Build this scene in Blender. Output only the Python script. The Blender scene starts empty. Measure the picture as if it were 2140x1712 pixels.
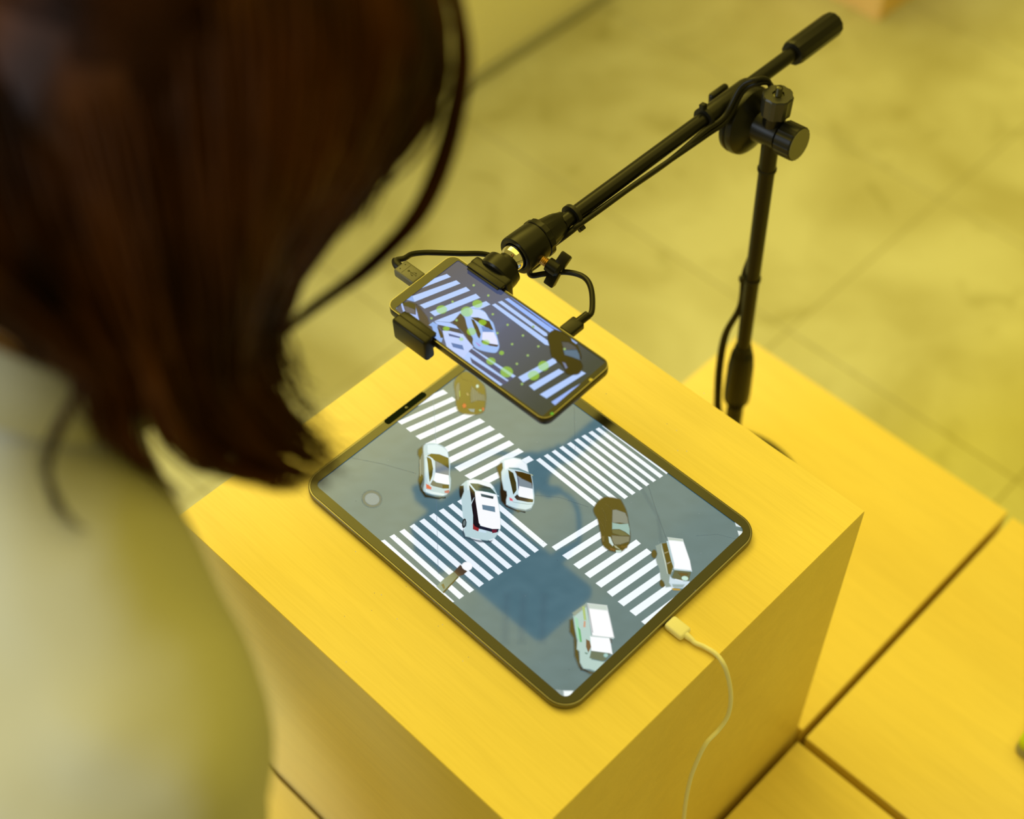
import bpy, bmesh, math, random
from mathutils import Vector, Matrix, Quaternion
from mathutils.geometry import tessellate_polygon

# ------------------------------------------------------------------ camera
# Working frame: millimetres, origin on the plinth top under the tablet centre;
# x = towards the charging-port end, y = away from the camera, z = up. Floor is 735 mm below.
H = 735.0
C = bpy.context.scene.collection
FPX = 3184.3
RC = ((0.7156, 0.6985, -0.0013), (0.5422, -0.5567, -0.6293), (-0.4403, 0.4496, -0.7772))
R0, R1, R2 = (Vector(r).normalized() for r in RC)
R1 = (R1 - R0*R1.dot(R0)).normalized(); R2 = R0.cross(R1)
CAM = Vector((459.43, -485.87, 948.69))

def W(p):                       # working millimetres -> world metres
    return Vector((p[0]*.001, p[1]*.001, (p[2]+H)*.001))

cd = bpy.data.cameras.new('camera'); cam = bpy.data.objects.new('camera', cd); C.objects.link(cam)
cam.matrix_world = Matrix(((R0.x, -R1.x, -R2.x, CAM.x*.001), (R0.y, -R1.y, -R2.y, CAM.y*.001),
                           (R0.z, -R1.z, -R2.z, (CAM.z+H)*.001), (0, 0, 0, 1)))
cd.sensor_width = 36; cd.lens = FPX/2140*36; cd.clip_start = .02; cd.clip_end = 60
cd.dof.use_dof = True; cd.dof.focus_distance = 1.135; cd.dof.aperture_fstop = 2.9; cd.dof.aperture_blades = 9
bpy.context.scene.camera = cam

# ------------------------------------------------------------------ light
sc = bpy.context.scene
sc.view_settings.view_transform = 'Standard'; sc.view_settings.look = 'None'
sc.view_settings.exposure = 0.0; sc.view_settings.gamma = 1.0; sc.view_settings.use_curve_mapping = False
wd = bpy.data.worlds.new('world'); sc.world = wd; wd.use_nodes = True
bg = wd.node_tree.nodes['Background']; bg.inputs[0].default_value = (1, .80, .14, 1); bg.inputs[1].default_value = .34

def area(name, loc, target, sx, sy, power, col):
    l = bpy.data.lights.new(name, 'AREA'); l.shape = 'RECTANGLE'; l.size = sx; l.size_y = sy
    l.energy = power; l.color = col
    o = bpy.data.objects.new(name, l); C.objects.link(o); o.location = loc
    o.rotation_euler = (Vector(target)-Vector(loc)).to_track_quat('-Z', 'Y').to_euler()
    return o
YL = (1, .80, .12)
# added overhead area lights, strongest far left, stepped to grade the tablet's reflections
for k, (x0, x1, rad) in enumerate(((-3.9, -1.9, 5.6), (-1.9, -1.65, 4.4), (-1.65, -1.4, 3.4), (-1.4, -1.15, 2.6), (-1.15, -.9, 1.9), (-.9, 1.6, 1.3))):
    area('overhead_fill', ((x0+x1)/2, 1.0, 3.3), ((x0+x1)/2, 1.0, 0), x1-x0, 3.2, rad*math.pi*(x1-x0)*3.2, YL)
area('window_light', (-.9, -2.9, 1.9), (0, -.1, .7), 1.6, 1.8, 62, (.72, .84, 1))

# ------------------------------------------------------------------ helpers
def ray(px, py):
    return R0*((px-1070)/FPX) + R1*((py-856)/FPX) + R2
def on(px, py, z):              # point of the horizontal plane z seen at a pixel of the photograph
    d = ray(px, py); return CAM + d*((z-CAM.z)/d.z)
def ax(px, py, a, v):
    d = ray(px, py); return CAM + d*((v-CAM[a])/d[a])
def dp(px, py, depth):
    return CAM + ray(px, py)*depth

def lin(c):
    return tuple(((v/255)/12.92 if v/255 <= .04045 else ((v/255+.055)/1.055)**2.4) for v in c)

def tag(o, label=None, cat=None, group=None, kind=None):
    if label: o['label'] = label
    if cat: o['category'] = cat
    if group: o['group'] = group
    if kind: o['kind'] = kind
    return o

def empty(name, loc, label, cat, group=None):
    o = bpy.data.objects.new(name, None); C.objects.link(o); o.location = W(loc); o.empty_display_size = .02
    return tag(o, label, cat, group)

def rootloc(p):
    v = Vector((0, 0, 0))
    while p: v += p.location; p = p.parent
    return v

def obj(name, bm, m, parent=None, smooth=True, kind=None, label=None, sharp=35, recenter=True):
    """bm holds working-mm coordinates; becomes one mesh object."""
    for v in bm.verts: v.co = W(v.co)
    bmesh.ops.recalc_face_normals(bm, faces=bm.faces)
    me = bpy.data.meshes.new(name); bm.to_mesh(me); bm.free()
    for mm in (m if isinstance(m, (list, tuple)) else [m]): me.materials.append(mm)
    o = bpy.data.objects.new(name, me); C.objects.link(o)
    if parent:
        me.transform(Matrix.Translation(-rootloc(parent))); o.parent = parent
    elif recenter:
        xs = [v.co for v in me.vertices]
        lo = Vector((min(v.x for v in xs), min(v.y for v in xs), min(v.z for v in xs)))
        hi = Vector((max(v.x for v in xs), max(v.y for v in xs), max(v.z for v in xs)))
        c = Vector(((lo.x+hi.x)/2, (lo.y+hi.y)/2, lo.z))
        me.transform(Matrix.Translation(-c)); o.location = c
    if smooth:
        me.shade_smooth()
        try: me.set_sharp_from_angle(angle=math.radians(sharp))
        except Exception: pass
    if kind: o['kind'] = kind
    if label: o['label'] = label
    return o

def B(): return bmesh.new()

def box(bm, lo, hi, bev=0.0, seg=2, mat=None):
    lo = Vector(lo); hi = Vector(hi); c = (lo+hi)/2; s = hi-lo
    M = Matrix.Translation(c) @ Matrix.Diagonal((s.x, s.y, s.z, 1))
    if mat: M = mat @ M
    r = bmesh.ops.create_cube(bm, size=1, matrix=M)
    if bev:
        es = {e for v in r['verts'] for e in v.link_edges}
        bmesh.ops.bevel(bm, geom=list(es), offset=bev, segments=seg, profile=.5, affect='EDGES')

def frame(d, up=(0, 0, 1)):
    d = Vector(d).normalized(); up = Vector(up)
    if abs(d.dot(up.normalized())) > .97: up = Vector((1, 0, 0))
    a = up.cross(d).normalized(); b = d.cross(a)
    return a, b, d

def ringv(bm, c, a, b, r, n, ph=0, fr=None):
    out = []
    for i in range(n):
        t = 2*math.pi*i/n + ph; rr = r*(fr(i) if fr else 1)
        out.append(bm.verts.new(c + a*math.cos(t)*rr + b*math.sin(t)*rr))
    return out

def skinrings(bm, rings, cap=True):
    for p, q in zip(rings, rings[1:]):
        n = len(p)
        for i in range(n):
            try: bm.faces.new((p[i], p[(i+1) % n], q[(i+1) % n], q[i]))
            except ValueError: pass
    if cap:
        bm.faces.new(rings[0][::-1]); bm.faces.new(rings[-1])

def lathe(bm, o, d, prof, n=32, fr=None, cap=True):
    """prof: (distance along d, radius)"""
    a, b, d = frame(d); o = Vector(o)
    skinrings(bm, [ringv(bm, o+d*t, a, b, max(r, .01), n, fr=fr if (fr and k not in (0, len(prof)-1)) else None)
                   for k, (t, r) in enumerate(prof)], cap)

def catmull(pts, sub=8):
    P = [Vector(p) for p in pts]; P = [P[0]*2-P[1]] + P + [P[-1]*2-P[-2]]
    out = []
    for i in range(1, len(P)-2):
        for k in range(sub):
            t = k/sub
            out.append(.5*((2*P[i]) + (P[i+1]-P[i-1])*t + (2*P[i-1]-5*P[i]+4*P[i+1]-P[i+2])*t*t
                           + (3*P[i]-P[i-1]-3*P[i+1]+P[i+2])*t**3))
    out.append(P[-2]); return out

def tube(bm, pts, r, n=12, sub=8, smooth=True, cap=True):
    path = catmull(pts, sub) if smooth else [Vector(p) for p in pts]
    rings = []; m = len(path); prev = None
    for i, p in enumerate(path):
        d = (path[min(i+1, m-1)]-path[max(i-1, 0)]).normalized()
        if prev is None: a, b, _ = frame(d)
        else:
            a = (prev - d*prev.dot(d)).normalized(); b = d.cross(a)
        prev = a
        rr = r(i/(m-1)) if callable(r) else r
        rings.append(ringv(bm, p, a, b, rr, n))
    skinrings(bm, rings, cap)

def rrect(hx, hy, r, n=8):
    pts = []
    for cx, cy, a0 in ((hx-r, hy-r, 0), (-hx+r, hy-r, 90), (-hx+r, -hy+r, 180), (hx-r, -hy+r, 270)):
        for k in range(n+1):
            t = math.radians(a0+90*k/n); pts.append((cx+r*math.cos(t), cy+r*math.sin(t)))
    return pts

def slab(bm, hx, hy, r, levels, M, n=8):
    """levels: (z, inset). closed rounded slab"""
    rings = []
    for z, ins in levels:
        rings.append([bm.verts.new(M @ Vector((x, y, z))) for x, y in rrect(hx-ins, hy-ins, max(r-ins, .3), n)])
    skinrings(bm, rings)

def rframe(bm, o, i, z, M, n=8, dx=0):
    """flat ring between two rounded rectangles (hx, hy, r), a few tenths thick"""
    for zz, flip in ((z, 0), (z-.25, 1)):
        A = [bm.verts.new(M @ Vector((x, y, zz))) for x, y in rrect(*o, n)]
        D = [bm.verts.new(M @ Vector((x+dx, y, zz))) for x, y in rrect(*i, n)]
        k = len(A)
        for j in range(k):
            bm.faces.new((A[j], A[(j+1) % k], D[(j+1) % k], D[j]))
        if flip:
            for L0, L1 in ((a0, A), (d0, D)):
                for j in range(k): bm.faces.new((L0[j], L0[(j+1) % k], L1[(j+1) % k], L1[j]))
        a0, d0 = A, D

# ------------------------------------------------------------------ materials
def nodes(name):
    m = bpy.data.materials.new(name); m.use_nodes = True; nt = m.node_tree
    return m, nt, nt.nodes['Principled BSDF']

def mat(name, col, rough=.5, metal=0, spec=.5, noise=None, bump=None, coat=0, sub=0):
    """noise: (scale, amount, stretch xyz, detail); bump: (scale, strength)"""
    m, nt, b = nodes(name)
    b.inputs['Base Color'].default_value = (*col, 1); b.inputs['Roughness'].default_value = rough
    b.inputs['Metallic'].default_value = metal; b.inputs['Specular IOR Level'].default_value = spec
    b.inputs['Coat Weight'].default_value = coat; b.inputs['Coat Roughness'].default_value = .08
    if sub:
        b.inputs['Subsurface Weight'].default_value = sub; b.inputs['Subsurface Scale'].default_value = .01
    geo = nt.nodes.new('ShaderNodeNewGeometry')
    if noise:
        s, amt, st, det = noise
        mp = nt.nodes.new('ShaderNodeMapping'); mp.inputs['Scale'].default_value = st
        nz = nt.nodes.new('ShaderNodeTexNoise'); nz.inputs['Scale'].default_value = s; nz.inputs['Detail'].default_value = det
        nt.links.new(geo.outputs['Position'], mp.inputs['Vector']); nt.links.new(mp.outputs[0], nz.inputs['Vector'])
        cr = nt.nodes.new('ShaderNodeValToRGB')
        cr.color_ramp.elements[0].position = .3; cr.color_ramp.elements[1].position = .7
        cr.color_ramp.elements[0].color = (*[c*(1-amt) for c in col], 1)
        cr.color_ramp.elements[1].color = (*[min(1, c*(1+amt)) for c in col], 1)
        nt.links.new(nz.outputs['Fac'], cr.inputs[0]); nt.links.new(cr.outputs[0], b.inputs['Base Color'])
    if bump:
        nb = nt.nodes.new('ShaderNodeTexNoise'); nb.inputs['Scale'].default_value = bump[0]; nb.inputs['Detail'].default_value = 4
        nt.links.new(geo.outputs['Position'], nb.inputs['Vector'])
        bp = nt.nodes.new('ShaderNodeBump'); bp.inputs['Strength'].default_value = bump[1]; bp.inputs['Distance'].default_value = .001
        nt.links.new(nb.outputs['Fac'], bp.inputs['Height']); nt.links.new(bp.outputs[0], b.inputs['Normal'])
    return m

def wood(name, col, rough=.42):
    m, nt, b = nodes(name); b.inputs['Roughness'].default_value = rough
    b.inputs['Specular IOR Level'].default_value = .35
    geo = nt.nodes.new('ShaderNodeNewGeometry')
    def nz(scale, st, det, dist=0):
        mp = nt.nodes.new('ShaderNodeMapping'); mp.inputs['Scale'].default_value = st
        n = nt.nodes.new('ShaderNodeTexNoise'); n.inputs['Scale'].default_value = scale; n.inputs['Detail'].default_value = det
        n.inputs['Distortion'].default_value = dist
        nt.links.new(geo.outputs['Position'], mp.inputs['Vector']); nt.links.new(mp.outputs[0], n.inputs['Vector'])
        return n
    g = nz(9, (.55, 7, 7), 5, .6); f = nz(60, (.35, 9, 9), 3); l = nz(3.2, (.8, 2.2, 2), 2)
    def ramp(n, a, c, p0, p1):
        r = nt.nodes.new('ShaderNodeValToRGB'); r.color_ramp.elements[0].position = p0; r.color_ramp.elements[1].position = p1
        r.color_ramp.elements[0].color = (*a, 1); r.color_ramp.elements[1].color = (*c, 1)
        nt.links.new(n.outputs['Fac'], r.inputs[0]); return r
    def mul(x, y):
        k = nt.nodes.new('ShaderNodeMix'); k.data_type = 'RGBA'; k.blend_type = 'MULTIPLY'; k.inputs[0].default_value = 1
        nt.links.new(x, k.inputs[6]); nt.links.new(y, k.inputs[7]); return k.outputs[2]
    base = ramp(g, tuple(c*.955 for c in col), col, .35, .65)
    fine = ramp(f, (.965, .96, .93), (1, 1, 1), .35, .6)
    lrg = ramp(l, (.95, .93, .88), (1, 1, 1), .35, .6)
    nt.links.new(mul(mul(base.outputs[0], fine.outputs[0]), lrg.outputs[0]), b.inputs['Base Color'])
    bp = nt.nodes.new('ShaderNodeBump'); bp.inputs['Strength'].default_value = .08; bp.inputs['Distance'].default_value = .0005
    nt.links.new(f.outputs['Fac'], bp.inputs['Height']); nt.links.new(bp.outputs[0], b.inputs['Normal'])
    return m

M_birch = wood('birch_ply', (.93, .765, .29))
M_birch2 = wood('birch_ply_amber', (.90, .62, .26))
M_floor = mat('worn_floor', (.52, .54, .36), .62, noise=None)
def floor_mat():
    m, nt, b = nodes('worn_floor_stained'); b.inputs['Roughness'].default_value = .55
    b.inputs['Specular IOR Level'].default_value = .3
    geo = nt.nodes.new('ShaderNodeNewGeometry')
    def n(scale, det, dist=0, off=(0, 0, 0)):
        mp = nt.nodes.new('ShaderNodeMapping'); mp.inputs['Location'].default_value = off
        t = nt.nodes.new('ShaderNodeTexNoise'); t.inputs['Scale'].default_value = scale; t.inputs['Detail'].default_value = det; t.inputs['Distortion'].default_value = dist
        nt.links.new(geo.outputs['Position'], mp.inputs[0]); nt.links.new(mp.outputs[0], t.inputs['Vector']); return t
    r1 = nt.nodes.new('ShaderNodeValToRGB'); r1.color_ramp.elements[0].position = .36; r1.color_ramp.elements[1].position = .62
    r1.color_ramp.elements[0].color = (.45, .43, .22, 1); r1.color_ramp.elements[1].color = (.62, .62, .40, 1)
    nt.links.new(n(3.4, 5, .4).outputs[0], r1.inputs[0])
    r2 = nt.nodes.new('ShaderNodeValToRGB'); r2.color_ramp.elements[0].position = .30; r2.color_ramp.elements[1].position = .42
    r2.color_ramp.elements[0].color = (.85, .84, .76, 1); r2.color_ramp.elements[1].color = (1, 1, 1, 1)
    nt.links.new(n(11, 3, .8, (3, 5, 1)).outputs[0], r2.inputs[0])
    k = nt.nodes.new('ShaderNodeMix'); k.data_type = 'RGBA'; k.blend_type = 'MULTIPLY'; k.inputs[0].default_value = 1
    nt.links.new(r1.outputs[0], k.inputs[6]); nt.links.new(r2.outputs[0], k.inputs[7]); nt.links.new(k.outputs[2], b.inputs['Base Color'])
    return m
M_tile = floor_mat()
M_grout = mat('joint', (.38, .36, .18), .8)
M_wall = mat('painted_wall', (.93, .93, .80), .6, noise=(2, .03, (1, 1, 1), 2))
M_skirt = mat('skirting', (.34, .34, .22), .6)
M_blk = mat('black_plastic', (.008, .008, .006), .33, spec=.24)
M_blkm = mat('black_painted_metal', (.006, .006, .005), .26, spec=.24)
M_rub = mat('black_rubber_cable', (.008, .008, .006), .40, spec=.26)
M_chrome = mat('chrome', (.82, .80, .78), .06, metal=1)
M_brass = mat('brass', (.85, .55, .20), .25, metal=1, bump=(2500, .3))
M_nut = mat('dark_steel', (.08, .08, .06), .35, metal=1)
M_alu = mat('dark_anodised_aluminium', (.20, .19, .17), .32, metal=1)
M_glass = mat('black_glass', (.004, .004, .004), .10, spec=.60)
M_sens = mat('sensor_window', (.003, .008, .003), .6, spec=.04)
M_white = mat('white_cable_plastic', (.92, .92, .92), .4)
M_grey = mat('knob_cap_grey', (.15, .15, .10), .35)
M_skin = mat('skin', (.60, .36, .24), .5, sub=.1, noise=(40, .04, (1, 1, 1), 2))
M_shirt = mat('cream_cotton', (.53, .53, .43), .85, noise=(9, .04, (1, 1, 1), 3), bump=(700, .3))
M_trous = mat('dark_trousers', (.06, .06, .07), .8, bump=(600, .3))
M_shoe = mat('white_shoe', (.5, .48, .45), .6)
M_hair = mat('brown_hair', (.044, .0135, .002), .5, spec=.08, noise=(24, .75, (1, 1, .25), 2))
M_eye = mat('eye_white', (.75, .73, .70), .2)
M_green = mat('lime_card', (.50, .66, .015), .45)
M_greyedge = mat('grey_case_edge', (.33, .33, .26), .5)

def screen_mat(name, rough=.075, spec=.62, k=1.0):
    m, nt, b = nodes(name)
    b.inputs['Base Color'].default_value = (.003, .003, .003, 1); b.inputs['Roughness'].default_value = rough
    b.inputs['Specular IOR Level'].default_value = spec; b.inputs['Emission Strength'].default_value = k
    at = nt.nodes.new('ShaderNodeAttribute'); at.attribute_name = 'pic'
    nt.links.new(at.outputs['Color'], b.inputs['Emission Color'])
    tr = nt.nodes.new('ShaderNodeBsdfTransparent'); mx = nt.nodes.new('ShaderNodeMixShader')
    nt.links.new(at.outputs['Alpha'], mx.inputs[0]); nt.links.new(tr.outputs[0], mx.inputs[1]); nt.links.new(b.outputs[0], mx.inputs[2])
    nt.links.new(mx.outputs[0], nt.nodes['Material Output'].inputs['Surface'])
    return m
M_tab = screen_mat('tablet_picture'); M_pho = screen_mat('phone_picture', spec=.18)

# ------------------------------------------------------------------ setting
fl = bpy.data.objects.new('floor', None); C.objects.link(fl); fl['kind'] = 'structure'
bm = B(); box(bm, (-4200, -3000, -H-30), (3400, 5200, -H-.7)); obj('floor_bed', bm, M_grout, fl, smooth=False)
TS = 394.0; TX0 = -306.0; TY0 = 882.0
bm = B(); box(bm, (0, 0, -H-12), (TS-3, TS-3, -H), .5, 1)
t0 = obj('floor_tile', bm, M_tile, fl); t0.location = ((TX0+1.5)*.001, (TY0+1.5)*.001, 0)
for i in range(-9, 8):
    for j in range(-9, 10):
        if (i, j) == (0, 0): continue
        t = t0.copy(); C.objects.link(t); t.parent = fl
        t.location = ((TX0+1.5+i*TS)*.001, (TY0+1.5+j*TS)*.001, random.Random(i*31+j).uniform(-.0004, 0))
bm = B(); box(bm, (-1150, -900, -H), (-1048, 2300, 165), 3); wl = obj('wall_left', bm, M_wall); wl['kind'] = 'structure'
bm = B(); box(bm, (-1048, -900, -H), (-1036, 2300, -H+16), 2); bl = obj('baseboard_left', bm, M_skirt); bl['kind'] = 'structure'

# ------------------------------------------------------------------ wooden boxes
def plinth(name, x0, x1, y0, y1, z0, z1, label, cat, group=None, m=None, bottom=True):
    m = m or M_birch; T = 12.0; g = .12
    root = empty(name, ((x0+x1)/2, (y0+y1)/2, z0), label, cat, group)
    def prism(nm, quads):
        bm = B(); vs = [[bm.verts.new(p) for p in q] for q in quads]
        skinrings(bm, vs)
        bmesh.ops.bevel(bm, geom=bm.edges[:], offset=.35, segments=2, affect='EDGES')
        return obj(nm, bm, m, root)
    def rect(a, b, c, d, z): return [(a, c, z), (b, c, z), (b, d, z), (a, d, z)]
    prism('top_panel', [rect(x0+T-g, x1-T+g, y0+T-g, y1-T+g, z1-T), rect(x0, x1, y0, y1, z1-.0)])
    zt = z1-g*2
    for nx, ny in ((-1, 0), (1, 0), (0, -1), (0, 1)):
        if nx:
            xo = x0 if nx < 0 else x1; xi = xo-nx*T
            q = lambda z, ins: [(xo, y0+g, z), (xo, y1-g, z), (xi, y1-T+0, z), (xi, y0+T, z)]
            bm = B(); z_b = z0
            o1 = [bm.verts.new(v) for v in ((xo, y0+g, z_b), (xo, y1-g, z_b), (xi, y1-T, z_b), (xi, y0+T, z_b))]
            o2 = [bm.verts.new(v) for v in ((xo, y0+g, zt), (xo, y1-g, zt), (xi, y1-T, zt-T), (xi, y0+T, zt-T))]
        else:
            yo = y0 if ny < 0 else y1; yi = yo-ny*T
            bm = B(); z_b = z0
            o1 = [bm.verts.new(v) for v in ((x0+g, yo, z_b), (x1-g, yo, z_b), (x1-T, yi, z_b), (x0+T, yi, z_b))]
            o2 = [bm.verts.new(v) for v in ((x0+g, yo, zt), (x1-g, yo, zt), (x1-T, yi, zt-T), (x0+T, yi, zt-T))]
        skinrings(bm, [o1, o2]); bmesh.ops.bevel(bm, geom=bm.edges[:], offset=.3, segments=1, affect='EDGES')
        obj('side_panel', bm, m, root)
    return root
ZL = -360.5
plinth('wooden_plinth', -187, 183.5, -189.5, 179, -H, 0, 'tall square birch plinth carrying the tablet on its top', 'plinth')
G = 'low square birch boxes around the tall plinth'
plinth('low_wooden_box', -172, 186.5, 184, 536, -H, ZL, 'low birch box behind the tall plinth with the black stand on it', 'box', G)
plinth('low_wooden_box', 193.5, 552, 180, 533, -H, ZL, 'low birch box at the right edge with the lime green item on it', 'box', G)
plinth('low_wooden_box', 190.5, 549, -182, 171.5, -H, ZL, 'low birch box under the hanging white cable, bottom right corner', 'box', G)
plinth('low_wooden_box', -176, 182, -547, -193, -H, ZL, 'low birch box below the plinth in front of the person, barely showing', 'box', G)
plinth('low_wooden_box', -1010, -650, 1585, 1945, -H, ZL, 'amber wooden box standing apart on the floor at the far back', 'box', G, M_birch2)

# lime green item on the right box
root = empty('lime_green_case', (365, 300, ZL), 'lime green case with grey edge lying on the right low box', 'case')
Mx = Matrix.Translation((338, 302, ZL)) @ Matrix.Rotation(math.radians(4), 4, 'Z')
bm = B(); slab(bm, 45, 32, 8, [(0, 1.5), (1.5, 0), (11, 0), (12.5, 1)], Matrix.Translation((47, 30, 0)) if 0 else Mx @ Matrix.Translation((47, 33, 0))); obj('case_base', bm, M_greyedge, root)
bm = B(); slab(bm, 45, 32, 8, [(12.5, .6), (13.5, 0), (20, 0), (22.5, 2)], Mx @ Matrix.Translation((47, 33, 0))); obj('lid', bm, M_green, root)

# ------------------------------------------------------------------ flat pictures shown on the screens
class Pic:
    def __init__(s, step, place):
        s.v = []; s.c = []; s.f = []; s.k = 0; s.step = step; s.place = place
    def _add(s, pts, cols):
        b = len(s.v)
        for (x, y), c in zip(pts, cols):
            s.v.append(s.place(x, y, s.k*s.step)); s.c.append(c)
        return b
    def poly(s, pts, col, fe=0, smooth=False, col2=None, axis=None, alpha=1.0):
        if smooth:
            n = len(pts); out = []
            for i in range(n):
                p0, p1, p2, p3 = (Vector(pts[(i+j-1) % n]) for j in range(4))
                for t in (0, .25, .5, .75):
                    q = .5*((2*p1)+(p2-p0)*t+(2*p0-5*p1+4*p2-p3)*t*t+(3*p1-p0-3*p2+p3)*t**3); out.append((q.x, q.y))
            pts = out
        s.k += 1; n = len(pts); fe = fe*1.5 if fe > 1 else fe
        area2 = sum(pts[i][0]*pts[(i+1) % n][1]-pts[(i+1) % n][0]*pts[i][1] for i in range(n))
        sg = 1 if area2 > 0 else -1
        c1 = lin(col); c2 = lin(col2) if col2 else None
        def cc(p):
            if not c2: return c1
            (ax_, ay), (bx, by) = axis; t = ((p[0]-ax_)*(bx-ax_)+(p[1]-ay)*(by-ay))/((bx-ax_)**2+(by-ay)**2)
            t = min(1, max(0, t)); return tuple(a*(1-t)+b*t for a, b in zip(c1, c2))
        def off(d):
            o = []
            for i in range(n):
                a, b, c = Vector(pts[i-1]), Vector(pts[i]), Vector(pts[(i+1) % n])
                e1 = (b-a); e2 = (c-b)
                if e1.length < 1e-6 or e2.length < 1e-6: o.append(pts[i]); continue
                e1.normalize(); e2.normalize()
                nn = Vector((e1.y+e2.y, -(e1.x+e2.x)))*sg
                if nn.length < .3: nn = Vector((e1.y, -e1.x))*sg
                nn.normalize(); k = max(.5, nn.dot(Vector((e1.y, -e1.x))*sg)); q = b+nn*(d/k); o.append((q.x, q.y))
            return o
        inner = off(-fe*.5) if fe else pts
        b0 = s._add(inner, [(*cc(p), alpha) for p in inner])
        for t in tessellate_polygon([[Vector((x, y, 0)) for x, y in inner]]): s.f.append(tuple(b0+i for i in t))
        if fe:
            outer = off(fe*.5); b1 = s._add(outer, [(*cc(p), 0) for p in outer])
            for i in range(n): s.f.append((b0+i, b0+(i+1) % n, b1+(i+1) % n, b1+i))
    def ell(s, x, y, rx, ry, col, fe=1.5, rot=0, alpha=1.0, n=20):
        a = math.radians(rot)
        s.poly([(x+rx*math.cos(t)*math.cos(a)-ry*math.sin(t)*math.sin(a), y+rx*math.cos(t)*math.sin(a)+ry*math.sin(t)*math.cos(a))
                for t in (2*math.pi*i/n for i in range(n))], col, fe, alpha=alpha)
    def build(s, name, m, parent):
        me = bpy.data.meshes.new(name)
        loc = rootloc(parent)
        me.from_pydata([W(v)-loc for v in s.v], [], s.f)
        a = me.color_attributes.new('pic', 'FLOAT_COLOR', 'POINT')
        a.data.foreach_set('color', [x for c in s.c for x in c])
        me.materials.append(m); o = bpy.data.objects.new(name, me); C.objects.link(o); o.parent = parent
        # all faces look up along the screen normal
        bm = bmesh.new(); bm.from_mesh(me)
        nref = (s.up).normalized()
        for f in bm.faces:
            f.normal_update()
            if f.normal.dot(nref) < 0: f.normal_flip()
        bm.to_mesh(me); bm.free()
        return o

def loc2(sc_, ox, oy):
    return lambda *pts: [(ox+p[0]/sc_, oy+p[1]/sc_) for p in pts]

# ---- tablet
tab = empty('tablet', (0, 0, 0), 'large dark tablet lying on the plinth showing a street crossing from above', 'tablet')
I4 = Matrix.Identity(4)
TZ = 5.9
bm = B(); slab(bm, 140.3, 107.45, 18, [(0.05, 1.2), (.8, .25), (1.6, 0), (4.6, 0), (5.25, .2), (5.55, .55), (5.55, 1.6), (5.0, 1.9)], I4, 12)
obj('tablet_body', bm, M_alu, tab, sharp=50)
bm = B(); rframe(bm, (138.5, 105.65, 16.4), (131.4, 98.5, 5.2), TZ, I4, 12); obj('screen_border', bm, M_glass, tab)
# sensor window at the middle of the short edge
bm = B(); slab(bm, 3.0, 21.5, 2.4, [(TZ-.3, 0), (TZ+.06, 0)], Matrix.Translation((-136.6, 1.5, 0)), 6); so = obj('sensor_window', bm, M_sens, tab)
bm = B(); lathe(bm, (-136.4, 2.5, TZ+.06), (0, 0, 1), [(0, 1.4), (.05, 1.3)], 20); obj('camera_lens', bm, M_glass, so)

def place_t(x, y, k): p = on(x, y, TZ-.75); return (p.x, p.y, TZ-.75+k)
T = Pic(.0035, place_t); T.up = Vector((0, 0, 1))
ASP = (79, 112, 124); WH = (236, 246, 255)
# asphalt ground with faint mottling
NX, NY = 40, 30; rnd = random.Random(4); b0 = len(T.v)
for j in range(NY+1):
    for i in range(NX+1):
        u = -131.5+263*i/NX; v = -98.6+197.2*j/NY
        n = rnd.uniform(-3, 3); T.v.append((u, v, TZ-.755)); T.c.append((*lin((ASP[0]+n, ASP[1]+n, ASP[2]+n)), 1))
for j in range(NY):
    for i in range(NX):
        a = b0+j*(NX+1)+i; T.f.append((a, a+1, a+NX+2, a+NX+1))
# tyre marks / seams
def line(P, pts, w, col, alpha=.5, fe=1.0):
    L = []; Rr = []
    for i, p in enumerate(pts):
        a = Vector(pts[max(0, i-1)]); b = Vector(pts[min(len(pts)-1, i+1)]); d = (b-a).normalized(); n = Vector((-d.y, d.x))*w/2
        L.append((p[0]+n.x, p[1]+n.y)); Rr.append((p[0]-n.x, p[1]-n.y))
    P.poly(L+Rr[::-1], col, fe, alpha=alpha)
line(T, [(735, 957), (800, 970), (870, 990)], 1.2, (50, 70, 85), .45)
line(T, [(1350, 1000), (1372, 1070), (1392, 1125)], 1.5, (60, 78, 90), .4)
line(T, [(1320, 985), (1375, 1080), (1385, 1150)], 6, (66, 84, 96), .25, 4)
line(T, [(1230, 1060), (1170, 1040), (1115, 1035)], 1.2, (50, 70, 90), .4)
line(T, [(1200, 850), (1202, 940)], 1.2, (50, 70, 90), .35)
line(T, [(1455, 1120), (1500, 1117), (1550, 1130)], 1.5, (70, 90, 95), .3)
for x in (1050, 1085, 1128): line(T, [(x+10, 1240), (x+6, 1300), (x+5, 1345)], 14, (72, 92, 104), .25, 8)
# manhole
T.ell(777, 1043, 21, 18, (72, 92, 100), 3, 10); T.ell(777.7, 1043.2, 15.6, 12.6, (118, 138, 150), 1.5, 10)
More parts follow.
